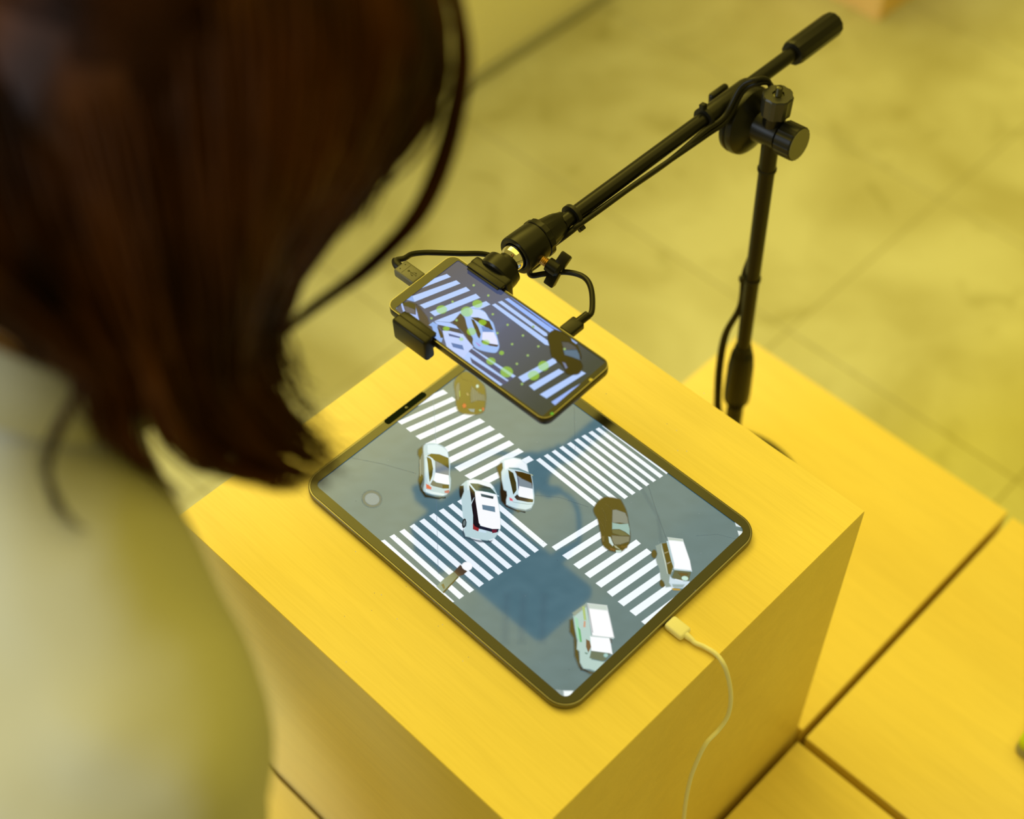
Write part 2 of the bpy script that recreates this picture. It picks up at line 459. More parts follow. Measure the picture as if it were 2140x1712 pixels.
# crosswalks
sA = [((873.8, 848.6), (907, 822.6), (926.2, 814.5), (936, 822))]
LA = [(830.9, 880.9), (848, 895.3), (868.2, 911.7), (888.6, 927.7), (909, 944.3), (929.4, 960.6), (949.9, 977), (970.7, 994.1), (991.5, 1011)]
LB = [(839.2, 887.6), (857.9, 903.2), (878.3, 919.4), (898.9, 935.8), (919.6, 952.4), (940.2, 969), (960.9, 986), (983, 1002), (1003, 1019.6)]
RA = [(945, 829.4), (964, 844.5), (983.2, 859.4), (1002.6, 874.4), (1023.5, 889.6), (1044.3, 905.1), (1064, 920.5), (1083.6, 937), (1105.6, 952.9)]
RB = [(953.4, 836.4), (973.5, 851.4), (993.4, 866.6), (1013.7, 881.8), (1034.5, 897.7), (1054.6, 912.9), (1074.5, 928.9), (1094.6, 944.3), (1115.5, 961.5)]
T.poly([(873.8, 848.6), (907, 822.6), (926.2, 814.5), (936, 822)], WH, .8); T.k = 3
for a, b, c, d in zip(LA, RA, RB, LB): T.poly([a, b, c, d], WH, .8); T.k = 3
q = loc2(3.891, 1080, 860)
ST = [((157, 395), (188, 378)), ((220, 362), (250, 345)), ((283, 328), (312, 312)), ((345, 296), (375, 280)), ((408, 265), (438, 248)),
      ((467, 233), (497, 218)), ((525, 203), (555, 188)), ((583, 173), (613, 158)), ((640, 145), (668, 130))]
EN = [((688, 822), (720, 802)), ((752, 785), (783, 765)), ((815, 750), (843, 729)), ((877, 713), (905, 693)), ((938, 680), (965, 661)),
      ((998, 643), (1022, 626)), ((1053, 609), (1078, 592)), ((1109, 575), (1133, 559)), ((1163, 542), (1190, 524))]
for (a, b), (c, d) in zip(ST, EN): T.poly(q(a, b, d, c), WH, .8); T.k = 3
T.poly(q((693, 113), (1228, 500), (1216, 510), (697, 122)), WH, .6); T.k = 3
CS = [((995, 1026), (1005, 1020.8)), ((975, 1037), (985, 1031.6)), ((955.5, 1048.1), (964.6, 1042.9)), ((936.4, 1057.9), (946.2, 1052.3)),
      ((916.8, 1067.7), (926.6, 1062.6)), ((896.7, 1078.5), (906.5, 1072.6)), ((876.3, 1089.5), (886.1, 1083.7)), ((856, 1100.6), (865.3, 1094.7)),
      ((834.6, 1111.1), (844.9, 1105.5)), ((813.8, 1121.7), (823.6, 1116.5))]
CE = [((1144.1, 1138.1), (1135.6, 1144.7)), ((1126.1, 1149.6), (1117.6, 1155.5)), ((1108.1, 1161), (1098.9, 1166.9)), ((1089.1, 1172.5), (1080, 1178.4)),
      ((1070.5, 1183.9), (1060.7, 1189.8)), ((1051.5, 1195.4), (1041.7, 1201.9)), ((1031.9, 1207.5), (1022.1, 1214)), ((1011.3, 1219.9), (1001.5, 1227.4)),
      ((991, 1233), (981.2, 1239.5)), ((969.7, 1245.4), (959.9, 1252.6))]
for (a, b), (c, d) in zip(CS, CE): T.poly([a, b, c, d], WH, .8); T.k = 3
T.poly([(794, 1131), (804, 1128), (949.4, 1257.5), (940, 1262)], WH, .8); T.k = 3
q = loc2(3.057, 780, 1040)
DL = [((1140, 315), (1167, 340)), ((1207, 370), (1243, 397)), ((1278, 428), (1315, 457)), ((1350, 487), (1385, 515)), ((1420, 548), (1457, 576)),
      ((1492, 603), (1527, 634)), ((1562, 665), (1600, 695)), ((1637, 725), (1677, 757)), ((1712, 793), (1750, 822))]
DR = [((1482, 103), (1510, 128)), ((1547, 157), (1577, 183)), ((1613, 212), (1643, 239)), ((1680, 268), (1710, 295)), ((1747, 325), (1780, 352)),
      ((1815, 383), (1847, 410)), ((1884, 442), (1917, 468)), ((1954, 502), (1988, 528)), ((2024, 560), (2060, 590))]
for (a, b), (c, d) in zip(DL, DR): T.poly(q(a, c, d, b), WH, .8); T.k = 3
T.k = 5
q = loc2(8.56, 1440, 1000)
T.poly(q((815, 775), (960, 880), (840, 855)), (215, 228, 232), 1); T.poly(q((865, 935), (985, 955), (895, 1040)), (215, 228, 232), 1)
q = loc2(8.56, 1090, 1340)
T.poly(q((600, 862), (755, 885), (765, 1015), (680, 960)), (130, 150, 158), 1.5); T.poly(q((750, 888), (925, 890), (870, 1010), (760, 1030)), (238, 246, 250), 2)
# specks on asphalt and road paint
rnd = random.Random(9)
for i in range(60):
    x, y = rnd.uniform(700, 1500), rnd.uniform(820, 1420); T.ell(x, y, .8, .8, rnd.choice([(120, 140, 150), (60, 80, 95)]), .8, n=6); T.k = 6
line(T, [(905, 830), (908, 868), (911, 925)], 1.3, (120, 145, 165), .5)
line(T, [(912, 1045), (914, 1130), (916, 1200)], 1.3, (90, 115, 140), .55)
T.k = 8
# lamp post
q = loc2(17.12, 900, 1160)
T.poly(q((205, 1125), (480, 850), (830, 600), (1010, 790), (640, 1170), (430, 1345)), (128, 150, 138), 1.2, col2=(108, 116, 92), axis=(q((210, 1110))[0], q((830, 600))[0]))
T.poly(q((430, 1330), (980, 760), (1010, 790), (470, 1375)), (50, 42, 30), 1)
T.poly(q((830, 600), (1060, 350), (1310, 590), (1160, 720), (980, 770)), (78, 62, 48), 1.2)
T.poly(q((380, 1070), (460, 1020), (520, 1180), (470, 1230)), (104, 96, 60), 1)
T.ell(*q((1300, 405))[0], 11, 8.8, (250, 252, 255), 1.3, 15)

def car_dark(q):
    D = (34, 26, 14); F = 2.2
    return D, F
# car 0: black estate at the top, partly under the phone
q = loc2(16.3, 940, 770)
T.poly(q((330, 180), (560, 100), (850, 220), (1000, 400), (1180, 600), (1240, 900), (1230, 1150), (1190, 1400), (1100, 1520), (850, 1590), (500, 1560), (280, 1450), (210, 1250), (190, 900), (140, 600), (180, 380)), (84, 76, 30), 3, True)  # black body lifted to olive: glass reflection put into its colour
T.poly(q((210, 620), (320, 500), (330, 900), (290, 1080), (240, 1020)), (98, 104, 96), 1.5, True)
T.poly(q((330, 160), (400, 330), (560, 400), (760, 440), (740, 460), (540, 425), (380, 345)), (78, 70, 30), 1)
T.poly(q((740, 600), (860, 720), (1000, 870), (1180, 900), (1215, 1110), (960, 1090), (720, 1170), (700, 900)), (88, 96, 90), 1.8)
for x in (780, 860, 940, 1020): T.poly(q((x-8, 640+(x-740)*.6), (x+8, 650+(x-740)*.6), (x+70, 1090), (x+48, 1095)), (104, 112, 110), .8)
T.poly(q((320, 760), (345, 760), (355, 970), (325, 960)), (150, 178, 80), .8)
T.ell(*q((495, 1275))[0], 3.8, 4.6, (196, 84, 50), 2); T.ell(*q((1135, 1390))[0], 2.3, 3.6, (186, 80, 58), 1.5)
T.poly(q((630, 1385), (850, 1385), (830, 1500), (700, 1470)), (122, 142, 150), 1.2); T.ell(*q((1040, 1430))[0], 3, 2, (128, 180, 128), 1.2)
T.ell(*q((940, 610))[0], 2.8, 3.4, (190, 220, 208), 1.6); T.ell(*q((605, 880))[0], 1.8, 3.5, (150, 136, 92), 1.2, -25)
# car 1: silver hatchback on the left
T.k += 1; q = loc2(13.167, 865, 915)
T.poly(q((110, 330), (230, 230), (270, 300), (270, 1400), (330, 1560), (600, 1650), (880, 1640), (700, 1690), (300, 1640), (170, 1450), (110, 1180), (150, 1000), (150, 560), (100, 460)), (38, 34, 14), 3)
T.poly(q((225, 230), (310, 170), (330, 600), (340, 1100), (350, 1450), (250, 1470), (190, 1330), (260, 1150), (250, 1040), (190, 1000), (160, 620), (240, 400)), (92, 108, 112), 1.5)
T.poly(q((160, 600), (180, 600), (190, 1050), (172, 1080)), (150, 160, 150), .8)
T.poly(q((300, 190), (450, 150), (620, 165), (800, 240), (910, 350), (965, 560), (1000, 680), (985, 1000), (1015, 1150), (1000, 1400), (950, 1510), (830, 1600), (560, 1580), (350, 1520), (260, 1440), (290, 1200), (280, 600), (260, 300)), (176, 204, 216), 2, True)
T.poly(q((375, 430), (370, 200), (620, 190), (800, 265), (920, 380), (950, 550), (700, 450)), (208, 230, 242), 1.5)
T.poly(q((360, 500), (480, 440), (700, 460), (950, 560), (965, 800), (955, 1040), (600, 965), (590, 650), (500, 560)), (62, 58, 22), 1)
T.poly(q((600, 640), (760, 720), (960, 850), (955, 1035), (600, 960)), (104, 122, 142), 1.5)
T.poly(q((355, 530), (480, 590), (530, 850), (510, 1050), (435, 1230), (400, 1000), (375, 750)), (52, 50, 14), 1)
T.poly(q((400, 490), (520, 580), (580, 800), (590, 960), (600, 1200), (520, 1160), (440, 1280), (430, 1240), (505, 1050), (528, 850), (485, 620)), (196, 218, 230), .8)
T.poly(q((595, 962), (950, 1035), (980, 1285), (850, 1280), (620, 1220), (550, 1170)), (244, 248, 255), 1)
T.poly(q((455, 1285), (520, 1170), (620, 1240), (965, 1300), (965, 1400), (800, 1400), (520, 1330)), (70, 86, 94), 1)
T.poly(q((785, 1300), (960, 1305), (960, 1400), (790, 1395)), (34, 30, 22), 1)
T.poly(q((335, 1275), (400, 1300), (485, 1375), (470, 1430), (345, 1400)), (206, 70, 66), 1.5); T.poly(q((840, 1470), (960, 1440), (980, 1480), (950, 1530), (850, 1520)), (176, 86, 96), 1.5)
T.poly(q((320, 1415), (500, 1480), (820, 1545), (870, 1560), (800, 1595), (480, 1550), (330, 1490)), (214, 234, 240), 1)
T.poly(q((300, 505), (375, 480), (370, 505), (305, 530)), (206, 226, 232), .8)
T.poly(q((350, 540), (380, 700), (430, 1230), (400, 1270), (330, 1080), (310, 600)), (196, 222, 230), 1)
# car 3: white hatchback in the middle
T.k += 1; q = loc2(13.17, 1030, 945)
T.poly(q((100, 420), (230, 280), (280, 300), (290, 600), (330, 1050), (400, 1080), (420, 1500), (700, 1600), (900, 1650), (700, 1660), (340, 1500), (220, 1350), (190, 1100), (210, 800), (130, 560)), (44, 30, 16), 3)
T.poly(q((190, 270), (330, 180), (560, 150), (760, 195), (930, 330), (990, 600), (1060, 620), (1105, 900), (1138, 1200), (1130, 1400), (1060, 1540), (900, 1610), (640, 1570), (370, 1450), (365, 1320), (395, 1200), (380, 1080), (300, 1040), (240, 750), (230, 560), (280, 450), (265, 300)), (200, 224, 232), 2)
T.poly(q((300, 240), (560, 165), (760, 210), (920, 340), (975, 560), (700, 430), (440, 430), (340, 500)), (238, 246, 252), 2)
T.poly(q((440, 430), (700, 440), (985, 560), (1000, 600), (700, 500), (450, 460)), (120, 150, 156), 1)
T.poly(q((600, 520), (800, 550), (1045, 625), (1090, 880), (1095, 1010), (730, 935), (680, 680), (620, 560)), (70, 52, 12), 1)
T.poly(q((690, 660), (800, 740), (1060, 860), (1095, 1010), (730, 935)), (128, 142, 152), 1.5)
T.poly(q((420, 490), (560, 580), (640, 850), (655, 1050), (565, 1180), (520, 1000), (450, 700)), (58, 52, 20), 1)
T.poly(q((640, 560), (700, 760), (735, 1050), (705, 1080), (680, 800)), (88, 98, 130), .8)
T.poly(q((725, 940), (1090, 1020), (1115, 1290), (1000, 1290), (720, 1215), (700, 1100)), (248, 250, 255), 1)
T.poly(q((590, 1240), (670, 1165), (725, 1230), (1110, 1310), (1100, 1385), (960, 1380), (660, 1320)), (58, 48, 44), 1)
T.poly(q((455, 1250), (540, 1300), (550, 1355), (465, 1335)), (226, 80, 92), 1.5)
T.poly(q((380, 1460), (640, 1545), (900, 1590), (1060, 1560), (1040, 1600), (880, 1620), (600, 1570)), (128, 150, 158), 1.2)
T.poly(q((540, 1370), (960, 1430), (1130, 1420), (1110, 1440), (950, 1450), (560, 1390)), (160, 186, 190), 1)
T.poly(q((1035, 600), (1110, 640), (1100, 660), (1045, 630)), (180, 188, 150), .8)
# car 2: white people carrier crossing
T.k += 1; q = loc2(11.41, 950, 990)
T.poly(q((215, 1330), (250, 1500), (500, 1580), (780, 1620), (900, 1590), (860, 1650), (600, 1640), (230, 1540), (180, 1400)), (56, 74, 88), 3)
T.poly(q((120, 300), (220, 270), (240, 420), (170, 600), (115, 520)), (38, 32, 26), 2, True)
T.poly(q((140, 290), (280, 175), (450, 130), (640, 165), (860, 240), (940, 330), (1005, 480), (1060, 740), (1090, 1000), (1100, 1290), (1060, 1400), (960, 1540), (780, 1600), (520, 1560), (260, 1500), (215, 1350), (280, 1250), (285, 1120), (200, 1080), (175, 750), (160, 600), (225, 430), (215, 290)), (186, 212, 218), 1.6)
T.poly(q((300, 170), (450, 140), (640, 170), (860, 240), (930, 330), (890, 380), (600, 250), (370, 230), (340, 390), (310, 400)), (232, 242, 248), 1.2)
T.poly(q((370, 235), (560, 245), (850, 335), (900, 380), (1000, 500), (800, 445), (490, 400)), (58, 84, 80), .8)
T.poly(q((560, 280), (850, 340), (840, 370), (560, 330)), (36, 56, 58), .8)
T.poly(q((345, 275), (480, 440), (495, 560), (530, 700), (560, 1000), (610, 1240), (570, 1360), (440, 1330), (440, 1000), (405, 760), (400, 650)), (26, 16, 26), .8)
T.poly(q((470, 570), (400, 750), (400, 700), (450, 600)), (200, 222, 228), .8)
T.poly(q((350, 250), (375, 250), (510, 410), (490, 430)), (210, 230, 236), .6)
T.poly(q((490, 430), (650, 425), (1000, 510), (1055, 800), (1090, 1100), (1090, 1325), (900, 1325), (640, 1260), (580, 1180), (540, 900), (500, 640)), (250, 252, 255), 1)
T.poly(q((620, 480), (930, 550), (920, 610), (640, 550)), (84, 106, 112), .8, col2=(30, 40, 44), axis=(q((770, 490))[0], q((770, 590))[0]))
T.poly(q((655, 745), (960, 795), (970, 925), (670, 860)), (104, 132, 152), .8)
T.poly(q((600, 1245), (900, 1325), (1055, 1325), (1030, 1400), (900, 1400), (640, 1330), (580, 1320)), (22, 28, 50), .8)
T.poly(q((440, 1190), (480, 1260), (585, 1310), (570, 1385), (440, 1330)), (150, 40, 44), 1); T.poly(q((890, 1345), (1010, 1345), (1000, 1410), (900, 1425)), (110, 30, 50), 1)
T.poly(q((580, 1325), (760, 1370), (750, 1420), (565, 1390)), (200, 224, 240), .8)
T.ell(*q((228, 1190))[0], 4.4, 10, (40, 44, 46), 1, 8); T.ell(*q((232, 1185))[0], 2.5, 6, (104, 116, 118), 1, 8)
T.poly(q((300, 170), (340, 170), (345, 380), (305, 400)), (208, 228, 236), .8)
T.poly(q((1010, 510), (1060, 530), (1060, 555), (1020, 540)), (190, 214, 226), .8)
# car 4: black saloon
T.k += 1; q = loc2(13.17, 1230, 1030)
T.poly(q((130, 450), (240, 260), (450, 120), (830, 165), (930, 260), (1050, 520), (1110, 850), (1155, 1180), (1120, 1400), (1000, 1560), (880, 1640), (740, 1640), (560, 1600), (380, 1440), (330, 1150), (240, 750), (160, 600)), (34, 22, 6), 2.6, True)
T.poly(q((660, 480), (760, 470), (1010, 560), (1070, 700), (1095, 870), (870, 830), (650, 830)), (112, 122, 122), 1.5)
T.poly(q((650, 830), (870, 870), (1090, 860), (1130, 1000), (1130, 1175), (1000, 1080), (850, 1010), (650, 1010)), (132, 172, 172), 1.5)
T.poly(q((640, 1020), (850, 1020), (1000, 1090), (1110, 1180), (900, 1190), (660, 1120)), (78, 84, 62), 1.5)
T.poly(q((640, 1180), (870, 1200), (1130, 1210), (1110, 1350), (870, 1430), (720, 1440), (640, 1300)), (104, 108, 98), 2)
T.poly(q((545, 1215), (600, 1225), (640, 1330), (690, 1440), (660, 1475), (570, 1380)), (190, 214, 216), 1.5)
T.poly(q((690, 1450), (760, 1470), (880, 1570), (740, 1520)), (150, 160, 140), 1.5)
T.poly(q((750, 1585), (900, 1590), (890, 1650), (760, 1650)), (176, 204, 196), 1.5)
T.poly(q((870, 1460), (1070, 1450), (1060, 1530), (890, 1530)), (70, 46, 18), 1.5)
T.poly(q((560, 1500), (740, 1560), (720, 1620), (600, 1580)), (92, 54, 34), 1.5)
for a, b in (((470, 310), (640, 480)), ((370, 430), (490, 780)), ((400, 700), (470, 960)), ((300, 780), (450, 1080))):
    line(T, q(a, ((a[0]+b[0])/2+30, (a[1]+b[1])/2), b), 1.4, (74, 66, 36), .8, 1)
T.poly(q((350, 1190), (440, 1200), (440, 1350), (380, 1360)), (86, 74, 48), 2)
# car 5: white van by the far crossing
T.k += 1; q = loc2(13.17, 1355, 1110)
T.ell(*q((160, 640))[0], 6, 9, (58, 48, 26), 2); T.ell(*q((385, 1440))[0], 6, 9, (58, 48, 26), 2)
T.poly(q((190, 420), (350, 340), (500, 330), (700, 1000), (620, 1250), (640, 1540), (480, 1560), (420, 1400), (330, 1320), (300, 1050), (230, 900), (200, 780), (250, 640)), (126, 148, 148), 2)
T.poly(q((350, 380), (400, 560), (490, 890), (540, 1190), (515, 1190), (440, 850), (370, 560)), (176, 190, 178), 1)
T.poly(q((370, 350), (500, 335), (680, 980), (610, 1210), (545, 1185), (490, 870)), (66, 52, 16), 1.2)
T.poly(q((430, 600), (540, 560), (555, 590), (450, 640)), (128, 120, 90), .8); T.poly(q((500, 890), (610, 840), (620, 870), (520, 930)), (128, 124, 108), .8)
T.poly(q((495, 285), (555, 275), (705, 900), (690, 1010), (620, 800)), (168, 196, 208), 1)
T.poly(q((530, 185), (940, 235), (985, 360), (1140, 820), (1195, 1115), (1000, 1110), (700, 1055), (705, 900), (550, 275)), (244, 248, 255), 1.6)
T.poly(q((530, 180), (940, 230), (960, 300), (700, 270), (550, 262)), (180, 196, 190), 2)
T.poly(q((700, 1040), (1180, 1090), (1190, 1130), (720, 1095)), (176, 202, 212), 1.2)
T.poly(q((720, 1085), (1175, 1130), (1110, 1385), (930, 1370), (640, 1300)), (72, 82, 66), 1.2)
T.poly(q((800, 1150), (1100, 1180), (1060, 1230), (900, 1250)), (84, 62, 36), 1.5)
T.ell(*q((1005, 1310))[0], 7, 4.6, (190, 226, 214), 1.5, 10)
T.poly(q((590, 1250), (650, 1310), (900, 1385), (1130, 1390), (1120, 1480), (950, 1590), (650, 1560), (570, 1430)), (198, 218, 234), 2)
T.poly(q((650, 1470), (1000, 1480), (950, 1570), (680, 1560)), (140, 164, 170), 2)
T.poly(q((640, 1580), (870, 1600), (880, 1650), (680, 1640)), (176, 140, 56), 1.5)
# car 6: white box truck
T.k += 1; q = loc2(10.7, 1180, 1250)
T.poly(q((110, 500), (190, 460), (260, 900), (330, 1300), (380, 1600), (700, 1680), (560, 1700), (320, 1560), (220, 1300), (200, 900), (110, 760)), (52, 42, 20), 4)
T.poly(q((190, 410), (400, 210), (480, 130), (560, 560), (600, 850), (590, 1200), (600, 1380), (900, 1440), (700, 1650), (560, 1600), (420, 1585), (340, 1450), (330, 1200), (270, 1150), (285, 950), (230, 700)), (170, 200, 198), 2.4)
T.poly(q((170, 340), (400, 180), (480, 130), (490, 200), (210, 420)), (140, 154, 142), 2.5)
T.poly(q((220, 420), (300, 480), (360, 980), (340, 1000), (280, 900)), (150, 208, 180), 2)
T.poly(q((295, 650), (350, 720), (385, 990), (345, 985)), (70, 166, 100), 1.6)
T.poly(q((390, 200), (445, 190), (485, 500), (430, 500)), (162, 188, 120), 1.5); T.poly(q((430, 520), (470, 530), (465, 660), (415, 655)), (196, 150, 130), 1.5)
T.poly(q((520, 130), (940, 180), (1000, 420), (1105, 890), (1000, 895), (620, 850), (560, 500)), (248, 250, 255), 2.4)
T.poly(q((500, 125), (945, 175), (960, 290), (530, 240)), (190, 206, 202), 2.5)
T.poly(q((500, 150), (530, 150), (640, 780), (610, 780)), (176, 182, 190), 1.2)
T.poly(q((570, 860), (1010, 900), (1070, 1265), (1000, 1250), (595, 1190)), (244, 250, 255), 1.6)
T.poly(q((600, 845), (1100, 895), (1090, 925), (990, 905), (580, 870)), (190, 206, 208), 1.4)
T.poly(q((1000, 905), (1060, 920), (1060, 1020), (1030, 1010)), (78, 92, 104), 1.5)
T.poly(q((480, 930), (560, 970), (590, 1100), (530, 1230), (480, 1100)), (96, 66, 54), 1.5)
T.poly(q((595, 1190), (1020, 1245), (920, 1390), (840, 1420), (555, 1350)), (84, 102, 92), 1.6)
T.ell(*q((920, 1290))[0], 4.5, 4, (150, 196, 196), 2)
T.poly(q((455, 1220), (520, 1240), (500, 1270), (455, 1250)), (90, 130, 124), 1.4)
dsp = T.build('street_picture', M_tab, tab)

# ---- phone
ph_a = Matrix.Rotation(.0418, 4, Vector((.039, -.013, .007)).normalized())
PC = Vector((-47.94, 17.0, 151.25)); PM = Matrix.Translation(PC) @ ph_a
PN = (ph_a.to_3x3() @ Vector((0, 0, 1))).normalized()
pho = empty('smartphone', tuple(PC-PN*8.2), 'black smartphone held in the clamp above the tablet, its screen filming the crossing', 'phone')
bm = B(); slab(bm, 78.5, 34, 7.5, [(-8.2, 1.6), (-7.4, .4), (-6.2, 0), (-2.0, 0), (-.8, .25), (-.25, .8), (-.25, 1.6), (-.7, 2)], PM, 8); obj('phone_body', bm, mat('phone_frame', (.02, .018, .018), .3, spec=.3), pho, sharp=50)
bm = B(); rframe(bm, (78.3, 33.8, 7.4), (77.9, 33.4, 7.0), -.04, PM, 8); obj('rim', bm, mat('phone_rim', (.26, .24, .17), .32, metal=1), pho, sharp=50)
bm = B(); rframe(bm, (77.9, 33.4, 7.0), (72.2, 31.9, 1.5), 0, PM, 8, 1.6); obj('screen_border', bm, mat('phone_glass', (.004, .004, .004), .08, spec=.34), pho)
def place_p(x, y, k):
    d = ray(x, y); o = PC+PN*(-.45+k); return CAM + d*((o-CAM).dot(PN)/d.dot(PN))
P = Pic(.004, place_p); P.up = PN
PA = (76, 84, 116); PWc = (174, 202, 255)
b0 = len(P.v)
for j in range(13):
    for i in range(29):
        u = -71.2+145.4*i/28; v = -32.2+64.4*j/12
        w = PM @ Vector((u, v, -.46)); e = min(1, abs(u)/70)
        c = (66+10*(1-e), 70+20*(1-e), 96+34*(1-e)) if u < 0 else (72-26*e, 82-26*e, 116-60*e)  # ends less blue: room reflection on the glass graded into the picture
        P.v.append(tuple(w)); P.c.append((*lin(c), 1))
for j in range(12):
    for i in range(28):
        a = b0+j*29+i; P.f.append((a, a+1, a+30, a+29))
r1 = loc2(3.963, 780, 500)
P.poly([(907.5, 572), (919.6, 563.2), (924.3, 565.3), (911, 571)], (140, 168, 210), .8)
P.poly([(858, 612), (881.3, 590.9), (933.9, 572.7), (942.3, 578.8), (857.9, 611.4)], PWc, .8)
P.poly([(839, 624), (856, 612.2), (861.7, 618.8), (866.4, 630.9)], (130, 168, 235), .8)
P.poly([(953.6, 585.8), (962.2, 592.6), (866.4, 630.9), (861.7, 618.8)], PWc, .8)
P.poly([(973.8, 599.7), (982.6, 607.2), (887.2, 645.1), (877.1, 637.5)], PWc, .8)
P.poly([(994.5, 614), (1003.8, 622.4), (908.7, 661), (898, 652.2)], PWc, .8)
P.poly([(1015.9, 629.4), (1025, 636.5), (1000, 647.5), (940, 673.5), (908, 671)], PWc, .8)
q = loc2(10.7, 800, 530)
P.poly(q((240, 1150), (290, 1100), (325, 1235), (290, 1220)), (112, 140, 160), 1)
P.poly(q((430, 1090), (600, 1080), (770, 1130), (760, 1200), (740, 1370), (500, 1320)), (46, 42, 22), 1.2)
P.poly(q((470, 1160), (710, 1250), (735, 1365), (515, 1320)), (84, 82, 98), 1.2)
P.poly(q((395, 1085), (440, 1110), (480, 1230), (510, 1320), (740, 1370), (735, 1180), (765, 1180), (790, 1400), (812, 1475), (800, 1575), (740, 1540), (480, 1370), (430, 1230)), (158, 184, 246), 1)
P.poly(q((700, 1110), (810, 1180), (1000, 1420), (1040, 1560), (1100, 1712), (830, 1600), (810, 1440)), (56, 46, 52), 2)
# long crossing at the bottom with the roof of the people carrier
q = loc2(10.07, 890, 620)
P.poly([(970, 716), (1078, 786), (1043, 808), (933, 724), (928, 690)], PWc, .8)
P.poly([(977, 723.5), (986, 729), (1073, 790.5), (1064.5, 796.5), (979.5, 735)], (66, 72, 112), .7)
P.poly([(983, 748), (994, 755), (1062, 798.5), (1052, 804.5), (986, 758.5)], (66, 72, 112), .7)
P.poly(q((930, 1270), (1000, 1330), (990, 1380), (950, 1350)), (66, 72, 112), .8)
P.poly(q((720, 350), (830, 400), (870, 600), (940, 800), (1000, 900), (1010, 1050), (900, 940), (830, 800), (700, 660), (620, 600), (560, 540)), (62, 48, 44), 1.6)
P.poly(q((60, 600), (150, 530), (250, 590), (240, 650), (320, 820), (330, 860), (360, 850), (335, 950), (310, 965), (110, 800), (150, 700), (130, 630)), (138, 176, 240), 1)
P.poly(q((170, 520), (320, 530), (500, 550), (640, 615), (695, 685), (500, 645), (250, 590)), (166, 196, 255), 1)
P.poly(q((250, 590), (500, 642), (690, 685), (780, 790), (500, 720), (350, 715)), (50, 52, 74), 1)
P.poly(q((240, 640), (300, 700), (372, 820), (362, 870), (310, 865), (268, 740)), (54, 40, 30), 1)
P.poly(q((350, 715), (500, 722), (780, 790), (850, 880), (1000, 1060), (900, 1150), (800, 1300), (600, 1170), (440, 1050), (385, 880)), (186, 206, 255), 1)
P.poly(q((475, 775), (720, 845), (722, 878), (490, 830)), (54, 80, 140), .8)
P.poly(q((530, 970), (770, 1025), (802, 1125), (570, 1062)), (74, 112, 176), .8)
# white hatchback
P.poly(q((745, 340), (850, 240), (1130, 265), (1250, 330), (1340, 470), (1420, 560), (1480, 770), (1530, 950), (1545, 1060), (1500, 1160), (1420, 1185), (1200, 1145), (1040, 1075), (985, 980), (990, 880), (930, 780), (865, 620), (820, 450)), (150, 186, 246), 1.2, True)
P.poly(q((900, 250), (1130, 275), (1250, 335), (1335, 500), (1200, 470), (1100, 435), (950, 430)), (192, 212, 255), 1)
P.poly(q((950, 440), (1100, 440), (1340, 520), (1425, 710), (1350, 690), (1200, 610), (1130, 560)), (44, 28, 20), 1)
P.poly(q((1170, 620), (1320, 660), (1430, 740), (1200, 745)), (92, 132, 200), 1)
P.poly(q((1190, 745), (1430, 750), (1500, 900), (1520, 1015), (1350, 985), (1180, 900)), (222, 226, 255), 1.2)
P.poly(q((950, 470), (1010, 490), (1100, 640), (1155, 790), (1130, 885), (1090, 840), (1010, 640)), (56, 40, 30), 1)
P.poly(q((1165, 930), (1190, 915), (1350, 990), (1530, 1018), (1500, 1058), (1350, 1035), (1180, 975)), (58, 46, 60), 1)
P.poly(q((1040, 960), (1070, 970), (1160, 1040), (1120, 1040)), (176, 120, 200), 1)
# far crossing
q = loc2(10.07, 1020, 600)
P.poly(q((80, 375), (150, 345), (1180, 1070), (1260, 1130), (1290, 1235), (1200, 1212)), PWc, .9)
P.poly(q((205, 315), (290, 290), (1240, 975), (1250, 1030), (1185, 1032)), PWc, .9)
P.poly(q((350, 255), (425, 230), (1385, 900), (1370, 955), (1300, 955)), (146, 182, 255), .9)
P.poly(q((473, 208), (520, 198), (1590, 965), (1530, 945), (1330, 850)), (120, 156, 240), .9)
q = loc2(8.15, 1120, 690)
P.poly([(1082.8, 788.4), (1159.3, 746.4), (1163.5, 758), (1093.4, 799.5)], PWc, .9)
P.poly([(1105.5, 806.6), (1167.9, 771), (1179, 777.7), (1116.4, 816.2)], PWc, .9)
P.poly([(1128, 824.4), (1198.5, 783.3), (1213.3, 774.5), (1224.6, 780.2), (1142.1, 832.9)], PWc, .9)
P.poly([(1151.9, 840.3), (1195, 812), (1222.5, 796), (1199, 822), (1162.3, 848.9)], (150, 180, 250), .9)
P.poly(q((200, 110), (300, 0), (480, 40), (580, 130), (700, 240), (775, 440), (760, 520), (800, 620), (740, 740), (640, 765), (520, 745), (470, 640), (350, 520), (265, 450), (230, 280)), (30, 20, 2), 2, True)
P.poly(q((440, 200), (560, 210), (680, 290), (700, 340), (520, 340), (470, 330)), (66, 70, 80), 2)
P.poly(q((470, 340), (700, 340), (740, 420), (750, 510), (620, 460), (490, 420)), (74, 104, 134), 2)
P.poly(q((450, 545), (500, 560), (540, 640), (505, 660)), (110, 122, 160), 1.5)
P.poly(q((590, 120), (650, 150), (720, 210), (685, 240), (615, 190)), (140, 168, 224), 1)
for x, y, rx, ry in ((863, 535, 42, 32), (775, 600, 50, 42), (567, 583, 45, 35), (905, 690, 33, 24), (605, 740, 28, 18), (813, 765, 38, 32), (933, 855, 32, 22),
                     (975, 1010, 38, 30), (1105, 1100, 52, 45), (1063, 942, 20, 18), (1410, 1050, 45, 42), (1328, 1128, 48, 40), (730, 828, 18, 14)):
    (cx, cy), = r1((x, y)); P.ell(cx, cy, rx/3.963, ry/3.963, (162, 216, 56), 1.5, alpha=.62)
